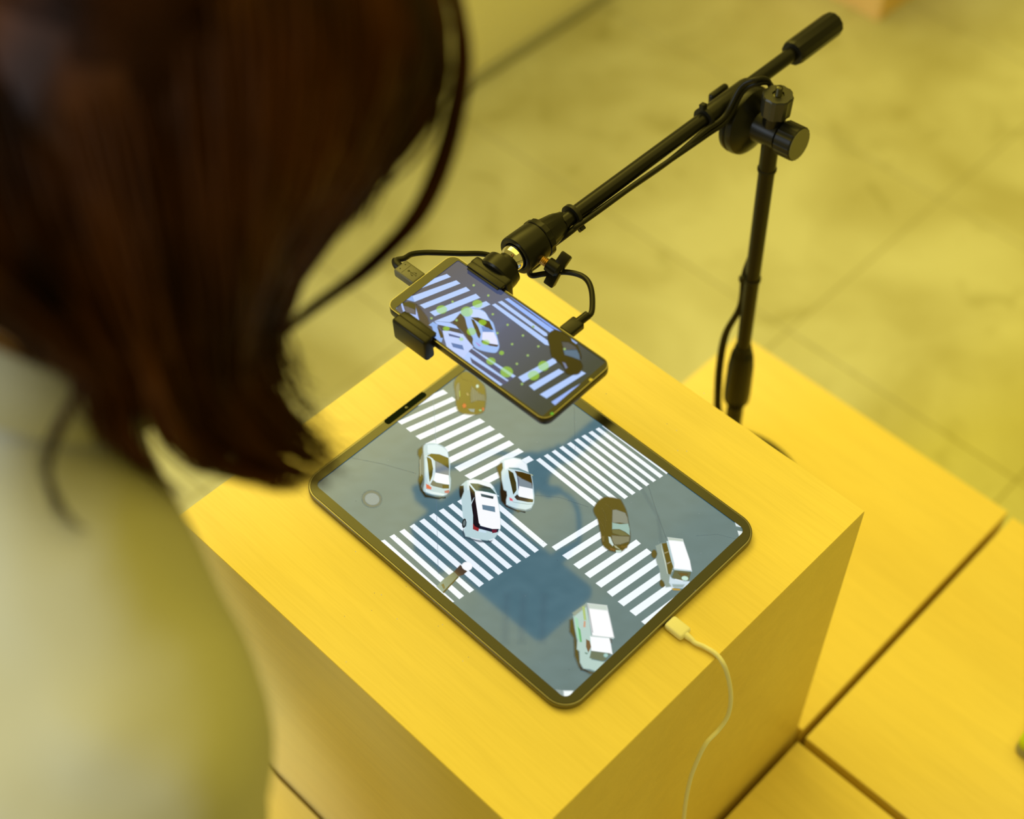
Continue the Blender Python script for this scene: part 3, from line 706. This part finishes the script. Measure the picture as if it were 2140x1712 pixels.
for x, y in ((832, 382), (953, 467), (657, 518), (482, 655), (1113, 710), (1325, 725), (1240, 798), (1150, 870), (1368, 888), (1280, 963), (1190, 1033), (990, 622), (690, 672), (1028, 778), (1585, 910), (1232, 1200)):
    (cx, cy), = r1((x, y)); P.ell(cx, cy, 2.6, 2.4, (150, 185, 110), 1.4, n=12)
P.build('camera_view', M_pho, pho)
def phl(x, y, z=0): return PM @ Vector((x, y, z))
bm = B(); g = place_p(1234.7, 794.9, 0); lathe(bm, Vector(g)+PN*.3, PN, [(0, 1.5), (.25, 1.4)], 16); obj('front_camera', bm, mat('lens_amber', (.45, .40, .08), .3), pho)
m, nt, b_ = nodes('green_indicator'); b_.inputs['Emission Color'].default_value = (*lin((60, 170, 40)), 1); b_.inputs['Emission Strength'].default_value = 1; b_.inputs['Base Color'].default_value = (0, 0, 0, 1)
bm = B(); g = place_p(1153.7, 865.5, 0); lathe(bm, Vector(g)+PN*.3, PN, [(0, 1.2), (.25, 1.1)], 16); obj('indicator_light', bm, m, pho)

# ------------------------------------------------------------------ boom stand
st = empty('boom_stand', (-42, 346, ZL), 'black tabletop boom stand with round base on the low box behind the plinth', 'stand')
bot = Vector((-42, 346, ZL)); top = Vector((-51, 335.5, 118)); pd_ = (top-bot).normalized()
def pz(z): return bot + pd_*((z-bot.z)/pd_.z)
bm = B(); lathe(bm, bot, (0, 0, 1), [(0, 81), (1, 84), (7, 85), (10, 82), (12, 76), (14, 30), (24, 17), (26, 10)], 56); obj('base_plate', bm, M_blkm, st)
bm = B(); lathe(bm, pz(ZL+20), pd_, [(0, 8.3), (185, 8.3)], 28); obj('lower_tube', bm, M_blkm, st)
L0 = (pz(-208)-bot).length
bm = B(); lathe(bm, pz(-210), pd_, [(0, 8.6), (3, 9.5), (9, 12.6), (20, 13), (58, 12.4), (72, 11.0), (78, 9.8), (80, 8.6), (86, 8.0), (87, 6.6)], 32, fr=lambda i: 1 if i % 4 else .985); obj('height_clutch', bm, M_blk, st)
bm = B(); lathe(bm, pz(-124), pd_, [(0, 6.7), (220, 6.9)], 28); obj('pole', bm, M_blkm, st)
bm = B(); lathe(bm, pz(94), pd_, [(0, 6.6), (0.5, 7.3), (40, 7.3)], 28); obj('upper_tube', bm, M_blkm, st)
bm = B(); lathe(bm, pz(96), pd_, [(0, 7.2), (.6, 8.1), (2.6, 8.1), (3.4, 7.2)], 28); obj('collar_ring', bm, M_blk, st)
def tie(parent, c, d, r, tail, name='cable_tie', w=3.2):
    bm = B(); lathe(bm, Vector(c)-Vector(d).normalized()*w/2, d, [(0, r-.6), (0, r), (w, r), (w, r-.6)], 28)
    tl = Vector(tail); a_, b_, d_ = frame(d)
    dr = (tl-Vector(c)); dr -= d_*dr.dot(d_); dr.normalize(); e = Vector(c)+dr*(r+1.5)
    Mt = Matrix.Translation(e) @ Matrix([[*x] for x in zip(dr.cross(d_), dr, d_)]).to_4x4()
    box(bm, (-2.4, -2.2, -2.6), (2.4, 2.6, 2.6), .6, 1, Mt)
    return obj(name, bm, M_rub, parent)
SB = on(1110, 515, 152); BC = ax(1530, 205, 0, -91); bd = (BC-SB).normalized(); LB_ = (BC-SB).length
def bp(t): return SB + bd*(LB_*t)
aa = Vector((.99, .07, .10)); aa = (aa-bd*aa.dot(bd)).normalized()
D = ax(1560, 250, 0, -80)
bm = B(); tube(bm, [bp(.14), bp(1.53)], 6.1, 28, smooth=False); obj('boom_arm', bm, M_blkm, st)
bm = B(); lathe(bm, bp(1.335), bd, [(0, 6.3), (0, 10.4), (2, 11.0), (5, 11.2), (54, 11.2), (57, 10.6), (57.5, 9)], 12); obj('counterweight', bm, M_blk, st, sharp=20)
bm = B(); lathe(bm, bp(.86), bd, [(0, 6.2), (1, 7.6), (5, 8.2), (50, 8.2), (54, 7.4), (55, 6.2)], 28)
tube(bm, [bp(.98)-aa*2, bp(.98)+aa*9-Vector((0, 0, 8))], 9, 18, smooth=False); obj('boom_saddle', bm, M_blk, st)
bm = B(); lathe(bm, D-aa*7.5, aa, [(0, 18), (.2, 26), (1.5, 28.5), (5, 29.3), (6.6, 28.6), (6.8, 26)], 48); obj('clutch_disc', bm, M_blk, st)
bm = B(); lathe(bm, D-aa*.6, aa, [(0, 26), (.3, 28.6), (2, 29.3), (6, 28.4), (9, 25), (12, 18), (14, 14), (15, 11.5)], 48); obj('clutch_disc', bm, M_blk, st)
bm = B(); lathe(bm, D+aa*10, aa, [(0, 14.5), (5, 13), (25, 12.4), (26, 10.2), (29, 10.2)], 36); obj('hub', bm, M_blk, st)
bm = B(); lathe(bm, D+aa*37, aa, [(0, 11), (.6, 14.6), (15, 14.6), (16, 14.2), (16.1, 13.4)], 44, fr=lambda i: 1 if i % 2 else .965)
kb = obj('pivot_knob', bm, M_blk, st, sharp=20)
bm = B(); lathe(bm, D+aa*52.8, aa, [(0, 13.5), (.6, 13.3)], 40); obj('knob_cap', bm, M_grey, kb)
bm = B(); wn = D-aa*12
lathe(bm, D-aa*24, aa, [(0, 4), (0, 7), (16, 7)], 20)
Mw = Matrix.Translation(D-aa*27+Vector((0, -4, 6))) @ Matrix([[*x] for x in zip(aa, bd, aa.cross(bd))]).to_4x4()
box(bm, (-3.2, -11, -15), (3.2, 11, 15), 3, 3, Mw); obj('wing_knob', bm, M_blk, st)
pc = D+aa*26; up = Vector((0, 0, 1))
bm = B(); lathe(bm, pc+up*2, up, [(0, 9.6), (8, 9.4), (30, 9.0)], 28); obj('adapter_post', bm, M_blkm, st)
bm = B(); lathe(bm, pc+up*19, up, [(0, 10), (1, 12.2), (18, 12.6), (19.5, 11.8), (19.5, 5), (17, 4.8)], 24, fr=lambda i: 1 if i % 3 else .93)
nt_ = obj('adapter_nut', bm, mat('adapter_metal', (.035, .035, .028), .35, metal=.3), st, sharp=25)
bm = B(); lathe(bm, pc+up*35, up, [(0, 4.3), (2.2, 4.3), (2.2, 2.9)]+[(2.4+k*.45, 2.9 if k % 2 else 2.5) for k in range(18)]+[(10.8, 2.2)], 20); obj('thread', bm, M_nut, nt_, sharp=60)
tie(st, pz(-33), pd_, 7.8, pz(-33)-Vector((12, 12, 0)))
tie(st, bp(.19), bd, 9.4, bp(.19)+aa*12-up*9)
tie(st, bp(.85), bd, 9.6, bp(.85)-aa*3+up*13)

# ------------------------------------------------------------------ clamp with ball joint
jt = phl(-42.5, 36.8, -2); jb = phl(-45.5, -37.3, -3)
cl = empty('phone_clamp', tuple(phl(-43, 0, -20)), 'black spring phone clamp on a chrome ball joint at the boom tip', 'clamp')
bm = B(); slab(bm, 9, 38, 4, [(-16.5, 1), (-15.5, 0), (-9.6, 0), (-8.7, 1)], PM @ Matrix.Translation((-43, 0, 0)), 5); obj('back_bar', bm, M_blk, cl)
def jaw(y, sgn, x0, x1, zt):
    bm = B()
    box(bm, (x0, min(y, y+sgn*8.5), -16), (x1, max(y, y+sgn*8.5), zt), 2.2, 3, PM)
    box(bm, (x0+1, min(y-sgn*4, y+sgn*3), .7), (x1-1, max(y-sgn*4, y+sgn*3), zt-.3), 1.0, 2, PM)
    j = obj('jaw', bm, M_blk, cl)
    bm = B(); box(bm, (x0+2.5, min(y-sgn*5.5, y-sgn*1), .9), (x1-2.5, max(y-sgn*5.5, y-sgn*1), 2.2), .5, 1, PM); obj('grip_pad', bm, M_rub, j)
jaw(34.3, 1, -61, -24.5, 4.0); jaw(-34.3, -1, -62.5, -28, 4.2)
BL = on(1073, 538, 150)
bc0 = phl(-43, 43, -6); bdir = (BL-bc0); bdir.normalize()
bm = B(); lathe(bm, bc0-bdir*2, bdir, [(0, 14), (1.5, 15.2), (8, 15.2), (12, 14.6), (13, 12), (14, 9.5), (20, 8)], 36); obj('swivel_base', bm, M_blk, cl)
bm = B(); bmesh.ops.create_uvsphere(bm, u_segments=36, v_segments=24, radius=10.2, matrix=Matrix.Translation(BL+bd*1)); obj('chrome_ball', bm, M_chrome, cl)
bm = B(); lathe(bm, BL+bd*2, bd, [(3, 10.8), (0, 10.9), (-.6, 12), (0, 15.0), (1.5, 15.4), (19, 15.2), (22.5, 15.0)], 40, cap=False); obj('ball_socket', bm, M_blk, cl, sharp=45)
bm = B(); lathe(bm, BL+bd*25, bd, [(0, 11), (0, 15.3), (.6, 15.7), (5, 15.6), (6, 14.6), (7, 12.4), (22, 10.0), (26, 8.3), (29, 7.6), (29.2, 6)], 32, fr=lambda i: 1 if i % 4 else .95); obj('ribbed_sleeve', bm, M_blk, cl, sharp=25)
# brass thumb screw and wing knob, towards the lower right
sd = (on(1150, 562, 143)-on(1118, 540, 146)).normalized(); s0 = BL+bd*13+sd*13.5
bm = B(); lathe(bm, s0, sd, [(0, 3.6)]+[(1+.6*k, 3.6 if k % 2 else 3.2) for k in range(14)], 18); obj('brass_screw', bm, M_brass, cl, sharp=60)
bm = B(); lathe(bm, s0+sd*7, sd, [(0, 3), (0, 5.4), (9, 5.8), (11, 4)], 20)
a_, b_, _ = frame(sd, bd); Mk = Matrix.Translation(s0+sd*15) @ Matrix([[*x] for x in zip(sd, b_, a_)]).to_4x4() @ Matrix.Rotation(math.radians(-50), 4, 'X')
for s in (-1, 1):
    box(bm, (-4.2, (0 if s > 0 else -14), -3.4), (4.2, (14 if s > 0 else 0), 3.4), 1.2, 2, Mk @ Matrix.Rotation(math.radians(14*s), 4, 'X'))
obj('thumb_wing', bm, M_blk, cl)

# ------------------------------------------------------------------ black cables
def cable(name, label, pts, r, plug=None):
    root = empty(name, tuple(pts[0]), label, 'cable', 'black cables tied to the boom')
    bm = B(); tube(bm, pts, r, 12, 8); obj('cord', bm, M_rub, root); return root
dn = -up
def along(t, side, down): return bp(t) + aa*side + dn*down
over = [along(.80, 9, 2), along(.90, 11, -1), ax(1548, 182, 0, -80), ax(1580, 166, 0, -72), ax(1606, 170, 0, -68), pz(150)+Vector((-14, 15, 0)), pz(118)+Vector((-10, 11, 0))]
down1 = [pz(60)+Vector((-7.5, 8, 0)), pz(0)+Vector((-8, 7.5, 0)), pz(-33)+Vector((-9, -1, 0)), ax(1545, 640, 1, 337), ax(1513, 700, 1, 330), ax(1500, 770, 1, 330), ax(1496, 845, 1, 332), ax(1494, 930, 1, 336), Vector((-128, 330, ZL+20)), Vector((-143, 322, ZL+3)), Vector((-166, 300, ZL+3))]
c1 = cable('usb_cable', 'black cable running behind the clamp to the plug on the short side of the phone',
           [ax(893, 528, 2, 140), ax(960, 530, 2, 136), ax(1020, 533, 2, 128), ax(1075, 560, 2, 122), ax(1130, 530, 2, 130), along(.14, 7.5, 5.5), along(.22, 7, 5), along(.4, 7.5, 5.5), along(.62, 9, 6)] + over + down1, 2.15)
def plug(parent, tip, back, w, h, ln, bootpts, m=M_blk, nm='plug', upv=PN):
    d = (Vector(back)-Vector(tip)).normalized(); a_, b_, d_ = frame(d, upv)
    Mp = Matrix.Translation(Vector(tip)) @ Matrix([[*x] for x in zip(d_, a_, b_)]).to_4x4()
    bm = B(); box(bm, (0, -w/2, -h/2), (ln, w/2, h/2), min(w, h)*.22, 3, Mp); o = obj(nm, bm, m, parent); return o, Mp
e1 = phl(-78.7, .5, -4); e2 = phl(-102, .5, -4)
g1, Mp1 = plug(c1, e1, e2, 13.2, 7.6, 21, None, m=mat('plug_plastic', (.10, .10, .085), .45))
bm = B(); tube(bm, [phl(-99.5, .5, -4), phl(-104, 1.2, -3.5), phl(-106.5, 4, -3.2), ax(845, 540, 2, 146), ax(862, 531, 2, 143), ax(893, 528, 2, 140), ax(930, 529, 2, 138)], lambda t: 3.4 if t < .3 else 2.15, 12); obj('boot', bm, M_rub, g1)
# trident symbol printed on the plug, plus two dots
M_print = mat('dark_print', (.02, .02, .015), .6)
bm = B()
def pr(x0, y0, x1, y1, w=.45):
    a = Vector((x0, y0)); b = Vector((x1, y1)); dd = (b-a); L = dd.length; dd.normalize(); n_ = Vector((-dd.y, dd.x))*w/2
    vs = [bm.verts.new(Mp1 @ Vector((p.x, p.y, 3.86))) for p in (a+n_, b+n_, b-n_, a-n_)]; bm.faces.new(vs)
def disk(x, y, r, n=10):
    bm.faces.new([bm.verts.new(Mp1 @ Vector((x+r*math.cos(6.2832*k/n), y+r*math.sin(6.2832*k/n), 3.86))) for k in range(n)])
pr(4, 0, 11, 0); disk(11.2, 0, 1.0); pr(9, 0, 7.4, 1.6); pr(7.4, 1.6, 6.2, 1.6); disk(6.0, 1.6, .7); pr(8, 0, 6.6, -1.6); pr(6.6, -1.6, 5.4, -1.6); disk(5.2, -1.6, .7)
pr(4, 0, 3.2, 0, 1.2); disk(17.6, 2.6, .6); disk(17.6, -2.6, .6); pr(14, -4.8, 14, 4.8, .3)
obj('printed_symbol', bm, M_print, g1, smooth=False)
e3 = phl(33, 34.3, -4); e4 = phl(33.5, 58, -4)
c2 = cable('charging_cable', 'black cable curling in a loop to the plug on the long side of the phone',
           [phl(33.5, 55, -3.6), phl(33.8, 62, -3.4), ax(1236, 607, 2, 147), ax(1221, 580, 2, 145), ax(1185, 569, 2, 142), ax(1140, 572, 2, 138), ax(1112, 576, 2, 134), ax(1108, 565, 2, 130), ax(1128, 548, 2, 128), ax(1150, 515, 2, 133), along(.17, 9, 2.5), along(.28, 10, 2), along(.45, 10, 2.5), along(.62, 12, 2)]
           + [p+Vector((1, 3, -5)) for p in over] + [p+Vector((.8, 4.4, 0)) for p in down1], 2.15)
g2, Mp2 = plug(c2, e3, e4, 11, 6.4, 15, None)
bm = B(); tube(bm, [phl(33, 47, -4), phl(33.2, 52, -3.9), phl(33.6, 58, -3.6)], 3.3, 14); obj('boot', bm, M_blk, g2)

# ------------------------------------------------------------------ white cable
wc = empty('white_charging_cable', (150, 0, 0), 'white charging cable leaving the tablet and hanging over the plinth edge', 'cable')
pts = [Vector((161, -.45, 3.2)), Vector((166, -.6, 3.1)), on(1472, 1352, 3.0), on(1499, 1370, 2.6), ax(1517, 1400, 0, 193), ax(1527, 1450, 0, 200), ax(1522, 1493, 0, 203), ax(1502, 1525, 0, 203),
       ax(1476, 1553, 0, 203), ax(1457, 1590, 0, 203), ax(1441, 1635, 0, 202), ax(1430, 1700, 0, 201), ax(1425, 1790, 0, 200), ax(1424, 1900, 0, 200)]
bm = B(); tube(bm, pts, 1.75, 14, 10); obj('cord', bm, M_white, wc)
bm = B(); box(bm, (140.9, -6.3, 0.4), (157.5, 5.7, 6.2), 2.4, 4); pg = obj('plug', bm, M_white, wc)
bm = B(); lathe(bm, (157, -.4, 3.3), (1, 0, 0), [(0, 2.6), (4, 2.2), (7, 1.7)], 18); obj('strain_relief', bm, M_white, pg)

# ------------------------------------------------------------------ person
pe = empty('person', (0, -680, -H), 'person with brown bob hair and cream top leaning over the tablet, seen from behind', 'person')
def hull(bm, balls, seg=12):
    t = bmesh.new()
    for c, r in balls:
        rr = r if isinstance(r, (tuple, list)) else (r, r, r)
        bmesh.ops.create_uvsphere(t, u_segments=seg, v_segments=seg-2, radius=1, matrix=Matrix.Translation(Vector(c)) @ Matrix.Diagonal((*rr, 1)))
    res = bmesh.ops.convex_hull(t, input=t.verts[:])
    bad = list({g for g in res['geom_interior']+res['geom_unused'] if isinstance(g, bmesh.types.BMVert)})
    bmesh.ops.delete(t, geom=bad, context='VERTS')
    me = bpy.data.meshes.new('t'); t.to_mesh(me); t.free(); bm.from_mesh(me); bpy.data.meshes.remove(me)
def chain(bm, pts, seg=12):
    for a, b in zip(pts, pts[1:]): hull(bm, [a, b], seg)
def remesh(o, vox, it=3, disp=None):
    r = o.modifiers.new('r', 'REMESH'); r.mode = 'VOXEL'; r.voxel_size = vox; r.use_smooth_shade = True
    s = o.modifiers.new('s', 'SMOOTH'); s.iterations = it; s.factor = .6
    if disp:
        tx = bpy.data.textures.new('folds', 'CLOUDS'); tx.noise_scale = disp[0]; tx.noise_depth = 1
        d = o.modifiers.new('d', 'DISPLACE'); d.texture = tx; d.texture_coords = 'GLOBAL'; d.strength = disp[1]; d.mid_level = .5
    dg = bpy.context.evaluated_depsgraph_get(); me = bpy.data.meshes.new_from_object(o.evaluated_get(dg))
    old = o.data; mats = list(old.materials); o.modifiers.clear(); o.data = me
    me.materials.clear()
    for m_ in mats: me.materials.append(m_)
    me.shade_smooth(); bpy.data.meshes.remove(old)
V = Vector
Hc = dp(430, 110, 640)
fw = V((.05, .72, -.69)).normalized(); hu = V((0, .69, .72)); hu = (hu-fw*hu.dot(fw)).normalized(); hs = fw.cross(hu)
def hd(a, b, c): return Hc + hs*a + fw*b + hu*c       # head frame: side, front, up
NB = V((-22, -342, 392)); SR = V((118, -378, 362))+R0*9+R1*14; SL = V((-160, -345, 372))
CH = V((-16, -420, 290)); WA = V((-10, -545, 170)); PV = V((0, -655, 80))
ER = V((152, -445, 100)); EL = V((-200, -420, 100)); WR = V((105, -520, -100)); WL_ = V((-120, -520, -100))
HR, HL = V((88, -660, 60)), V((-88, -660, 60)); KR, KL = V((92, -640, -310)), V((-92, -640, -310)); AR, AL = V((92, -705, -655)), V((-92, -705, -655))
bm = B()
hull(bm, [(hd(0, -8, 14), 82), (hd(0, -22, 8), 80), (hd(0, 22, 26), 70)], 20)                      # cranium
hull(bm, [(hd(0, 30, -20), 58), (hd(0, 58, -86), 20), (hd(30, 10, -70), 22), (hd(-30, 10, -70), 22), (hd(0, 40, 10), 52)], 16)  # face and jaw
chain(bm, [(hd(0, 84, 6), 5), (hd(0, 104, -28), 9)]); hull(bm, [(hd(9, 92, -30), 6), (hd(-9, 92, -30), 6)])
hull(bm, [(hd(18, 82, -56), 4), (hd(0, 89, -53), 5), (hd(-18, 82, -56), 4)]); hull(bm, [(hd(15, 81, -62), 4), (hd(0, 87, -64), 5), (hd(-15, 81, -62), 4)])
for s in (-1, 1): hull(bm, [(hd(s*82, -6, 8), (5, 9, 14)), (hd(s*80, -2, -22), (5, 7, 9))]); hull(bm, [(hd(s*30, 74, 20), 10), (hd(s*48, 62, 16), 8)])
chain(bm, [(hd(0, -25, -55), 52), (NB, 56)]); hull(bm, [(NB, 50), (SR, 44), (SL, 44), (CH, 85)])
hull(bm, [(CH+V((60, 0, 0)), 78), (CH-V((60, 0, 0)), 78), (WA+V((30, 0, 0)), 78), (WA-V((30, 0, 0)), 78)])
hull(bm, [(WA+V((30, 0, 0)), 78), (WA-V((30, 0, 0)), 78), (PV+V((55, 0, 0)), 88), (PV-V((55, 0, 0)), 88)])
for S_, E_, W_ in ((SR, ER, WR), (SL, EL, WL_)): chain(bm, [(S_, 46), (E_, 34), (E_*.5+W_*.5, 32), (W_, 22)])
for h_, k_, a_2 in ((HR, KR, AR), (HL, KL, AL)): chain(bm, [(h_, 80), (k_, 52), (k_*.6+a_2*.4, 48), (a_2, 34)])
for s, Wp, Kp in ((1, WR, KR), (-1, WL_, KL)):                                                     # hands resting on the thighs
    tgt = V((Kp.x, -588+0, -205)); pd2 = (tgt-Wp).normalized(); sd2 = pd2.cross(V((0, 1, .3))).normalized()*s
    pl = Wp+pd2*20
    hull(bm, [(Wp, 20), (pl+sd2*-18, 13), (pl+sd2*18, 13), (pl+pd2*50+sd2*-30, 11), (pl+pd2*52+sd2*30, 11)])
    for k, (o_, L) in enumerate(((-28, 62), (-10, 74), (10, 70), (28, 54))):
        f0 = pl+pd2*52+sd2*o_; f1 = f0+pd2*L*.45+V((0, -6, 0)); f2 = f1+pd2*L*.32+V((0, -12, 0)); f3 = f2+pd2*L*.22+V((0, -12, 0))
        chain(bm, [(f0, 9.5), (f1, 8.8), (f2, 8), (f3, 7)], 8)
    chain(bm, [(pl-sd2*18+pd2*4, 13), (pl-sd2*44+pd2*26, 11), (pl-sd2*56+pd2*54, 9)], 8)
for a_2 in (AR, AL): hull(bm, [(a_2-V((0, 15, 50)), 26), (a_2+V((0, 130, -62)), 16)])
body = obj('body', bm, M_skin, pe); remesh(body, .0055, 4)
for s in (-1, 1):
    bm = B(); bmesh.ops.create_uvsphere(bm, u_segments=16, v_segments=12, radius=11.5, matrix=Matrix.Translation(hd(s*31, 72, 6))); ey = obj('eye', bm, M_eye, pe)
    bm = B(); lathe(bm, hd(s*31, 72, 6)+fw*9.6, fw, [(0, 5.6), (1.6, 4.2), (2.1, 2)], 18); obj('iris', bm, M_blk, ey)
# top
bm = B()
NK = hd(0, -25, -55); hull(bm, [(NB*.85+NK*.15, 50), (NB+V((0, -8, -8)), 54), (SR, 60), (SL, 60), (CH, 98)])
hull(bm, [(CH+V((70, 0, 0)), 92), (CH-V((70, 0, 0)), 92), (SR+V((0, -20, -20)), 66), (SL+V((0, -20, -20)), 66), (WA+V((45, -6, 0)), 92), (WA-V((45, 6, 0)), 92)])
hull(bm, [(WA+V((45, 0, 0)), 94), (WA-V((45, 0, 0)), 94), (PV+V((65, 0, 10)), 100), (PV+V((-65, 0, 10)), 100)])
for S_, E_, W_ in ((SR, ER, WR), (SL, EL, WL_)): chain(bm, [(S_, 64), (E_, 52), (E_*.5+W_*.5, 46), (E_*.1+W_*.9, 36)])
sh = obj('cream_top', bm, M_shirt, pe); remesh(sh, .009, 4, (.085, .020))
bm = B(); cc = NB*.48+NK*.52; lathe(bm, cc-(hd(0, -25, -55)-NB).normalized()*22, hd(0, -25, -55)-NB, [(0, 72), (14, 66), (26, 62), (28, 60), (26, 57), (8, 60)], 40, cap=False); obj('collar', bm, M_shirt, pe)
bm = B()
hull(bm, [(PV+V((50, 0, 0)), 94), (PV-V((50, 0, 0)), 94), (HR, 86), (HL, 86)])
for h_, k_, a_2 in ((HR, KR, AR), (HL, KL, AL)): chain(bm, [(h_, 88), (k_, 64), (a_2+V((0, 0, 20)), 54)])
tr = obj('trousers', bm, M_trous, pe); remesh(tr, .010, 3, (.07, .012))
for a_2 in (AR, AL):
    bm = B(); hull(bm, [(a_2+V((0, -18, -52)), (36, 40, 28)), (a_2+V((0, 130, -60)), (34, 34, 20)), (a_2, 40)]); so_ = obj('shoe', bm, M_shoe, pe)
    for v in so_.data.vertices: v.co.z = max(v.co.z, 0.0)

# hair: guides from crown to tips as seen in the photograph, each with its distance
def HG(*p): return [dp(x, y, d) for x, y, d in p]
GD = [
 HG((-330, -420, 600), (-460, -60, 575), (-400, 230, 560), (-230, 480, 556), (-75, 630, 562), (20, 690, 572), (100, 745, 585)),
 HG((-120, -420, 590), (-230, -100, 565), (-190, 250, 555), (-60, 490, 558), (60, 620, 568), (128, 710, 584), (158, 800, 600)),
 HG((-10, -450, 590), (-60, -50, 560), (10, 330, 562), (130, 580, 580), (222, 760, 608), (245, 910, 630), (305, 1042, 652)),
 HG((120, -480, 600), (110, 0, 560), (190, 380, 562), (270, 640, 590), (318, 830, 622), (400, 965, 650), (560, 1020, 675)),
 HG((280, -480, 590), (300, 0, 545), (370, 380, 560), (400, 640, 600), (420, 810, 636), (500, 945, 670), (645, 1012, 700)),
 HG((420, -480, 595), (500, 0, 545), (520, 360, 565), (500, 600, 602), (462, 770, 640), (520, 910, 676), (650, 985, 702)),
 HG((560, -470, 605), (700, 0, 560), (670, 330, 585), (560, 550, 620), (505, 710, 652), (535, 860, 686), (650, 955, 708)),
 HG((700, -440, 620), (840, 20, 590), (770, 300, 615), (630, 500, 645), (545, 650, 670), (525, 770, 690), (600, 905, 710)),
 HG((800, -400, 640), (925, 40, 625), (865, 250, 640), (735, 440, 665), (610, 590, 685), (548, 690, 700), (560, 820, 714)),
]
LOCK = HG((820, -380, 645), (955, 20, 640), (948, 240, 655), (880, 430, 675), (770, 560, 690), (640, 655, 702), (560, 720, 712))
LEFTL = HG((60, 560, 585), (165, 700, 592), (180, 780, 600), (128, 880, 606), (100, 980, 612), (125, 1070, 616), (175, 1110, 618))
rnd = random.Random(11)
bm = B()
hull(bm, [(hd(0, -10, 18), 86), (hd(0, -26, 8), 84), (hd(0, 4, 46), 69), (hd(0, -40, -40), 62)], 24)   # scalp mass under the strands
def strand(path, r0, n=4):
    m_ = len(path); rings = []; prev = None
    for i, p in enumerate(path):
        d = (path[min(i+1, m_-1)]-path[max(i-1, 0)]).normalized()
        a = frame(d)[0] if prev is None else (prev-d*prev.dot(d)).normalized()
        prev = a; b = d.cross(a); t = i/(m_-1); r = r0*(.8+.3*math.sin(math.pi*min(1, t*1.2)))*(1 if t < .75 else 1-.8*(t-.75)/.25)
        rings.append(ringv(bm, p, a, b, r, n))
    for p, q_ in zip(rings, rings[1:]):
        for i in range(n): bm.faces.new((p[i], p[(i+1) % n], q_[(i+1) % n], q_[i]))
def gpath(s):
    i = min(int(s), len(GD)-2); f = s-i; return [a*(1-f)+b*f for a, b in zip(GD[i], GD[i+1])]
def wave(pts, amp, ph, ln):
    out = []
    for i, p in enumerate(pts):
        t = i/(len(pts)-1); k = amp*(t**1.3)
        out.append(p + R0*(k*math.sin(ph+ln*t)) + R2*(k*math.cos(ph*1.7+ln*.8*t)))
    return out
locks = [(rnd.uniform(0, 7.6), rnd.uniform(-1, 1), rnd.uniform(0, 6.28), rnd.uniform(3, 7), rnd.uniform(  .84, 1.12)) for _ in range(76)]
for (s0_, lay, ph, ln, le) in locks:
    for _ in range(20):
        s = min(7.62, max(0, s0_+rnd.gauss(0, .16))); base = gpath(s); cen = gpath(min(7.62, max(0, s0_)))
        pts = []
        for i, (p, c) in enumerate(zip(base, cen)):
            t = i/6; k = .55*max(0, t-.35)/.65; q_ = p*(1-k)+c*k
            pts.append(q_ + R2*(10*lay+rnd.uniform(-6, 6)+8) + R0*rnd.uniform(-3, 3)*(.4+t) + R1*rnd.uniform(-2, 2))
        if 2.15 < s0_ < 2.85: pts = pts[:5]+[pts[5]*.35+pts[4]*.65]
        if 1.2 < s0_ < 1.85: pts = pts[:5]
        if s0_ > 3.9 and rnd.random() < .35: pts = pts[:5]+[pts[4]*.5+pts[5]*.5]
        if le > 1: pts[-1] = pts[-1] + (pts[-1]-pts[-2])*(le-1)
        else: pts[-1] = pts[-2] + (pts[-1]-pts[-2])*max(.3, 1-(1-le)*6)
        strand(catmull(wave(pts, 9, ph+rnd.uniform(-.3, .3), ln), 4), rnd.uniform(.8, 1.25))
for _ in range(560):                                        # fuller crown and underlayer
    s = rnd.uniform(0, 7.9); pts = [p + R2*rnd.uniform(4, 34) + R0*rnd.uniform(-5, 5) for p in gpath(s)][:6]
    if s > 7.3 or rnd.random() < .6 or 1.2 < s < 2.9: pts = pts[:4]
    strand(catmull(wave(pts, 7, rnd.uniform(0, 6.28), 5), 4), rnd.uniform(1.1, 1.7))
for _ in range(90):
    strand(catmull([p + R2*rnd.uniform(0, 20) + R0*rnd.uniform(-4, 3) for p in gpath(rnd.uniform(7.3, 8))][:3], 5), rnd.uniform(1, 1.5))
for _ in range(34):
    o_ = rnd.gauss(0, 1); pts = [p + R0*(o_*2.2*math.sin(math.pi*(i+.6)/7.2)) + R2*rnd.uniform(-4, 4) + R1*rnd.uniform(-1.5, 1.5) for i, p in enumerate(LOCK)]
    strand(catmull(pts, 5), rnd.uniform(.6, .95))
for _ in range(10):
    pts = [p + R0*rnd.uniform(-2.5, 2.5) + R2*rnd.uniform(-3, 3) for p in LEFTL]; strand(catmull(pts, 5), .45)
for _ in range(90):                                          # flyaways near the tips
    s = rnd.uniform(4.5, 7.6); pts = gpath(s)[3:]; e = pts[-1]+R0*rnd.uniform(0, 22)+R1*rnd.uniform(-22, 8)
    pts = [pts[0], pts[1]+R0*rnd.uniform(0, 12), pts[2]+R0*rnd.uniform(4, 22), e]; strand(catmull(pts, 5), rnd.uniform(.3, .6))
obj('hair', bm, M_hair, pe, sharp=180, kind=None)
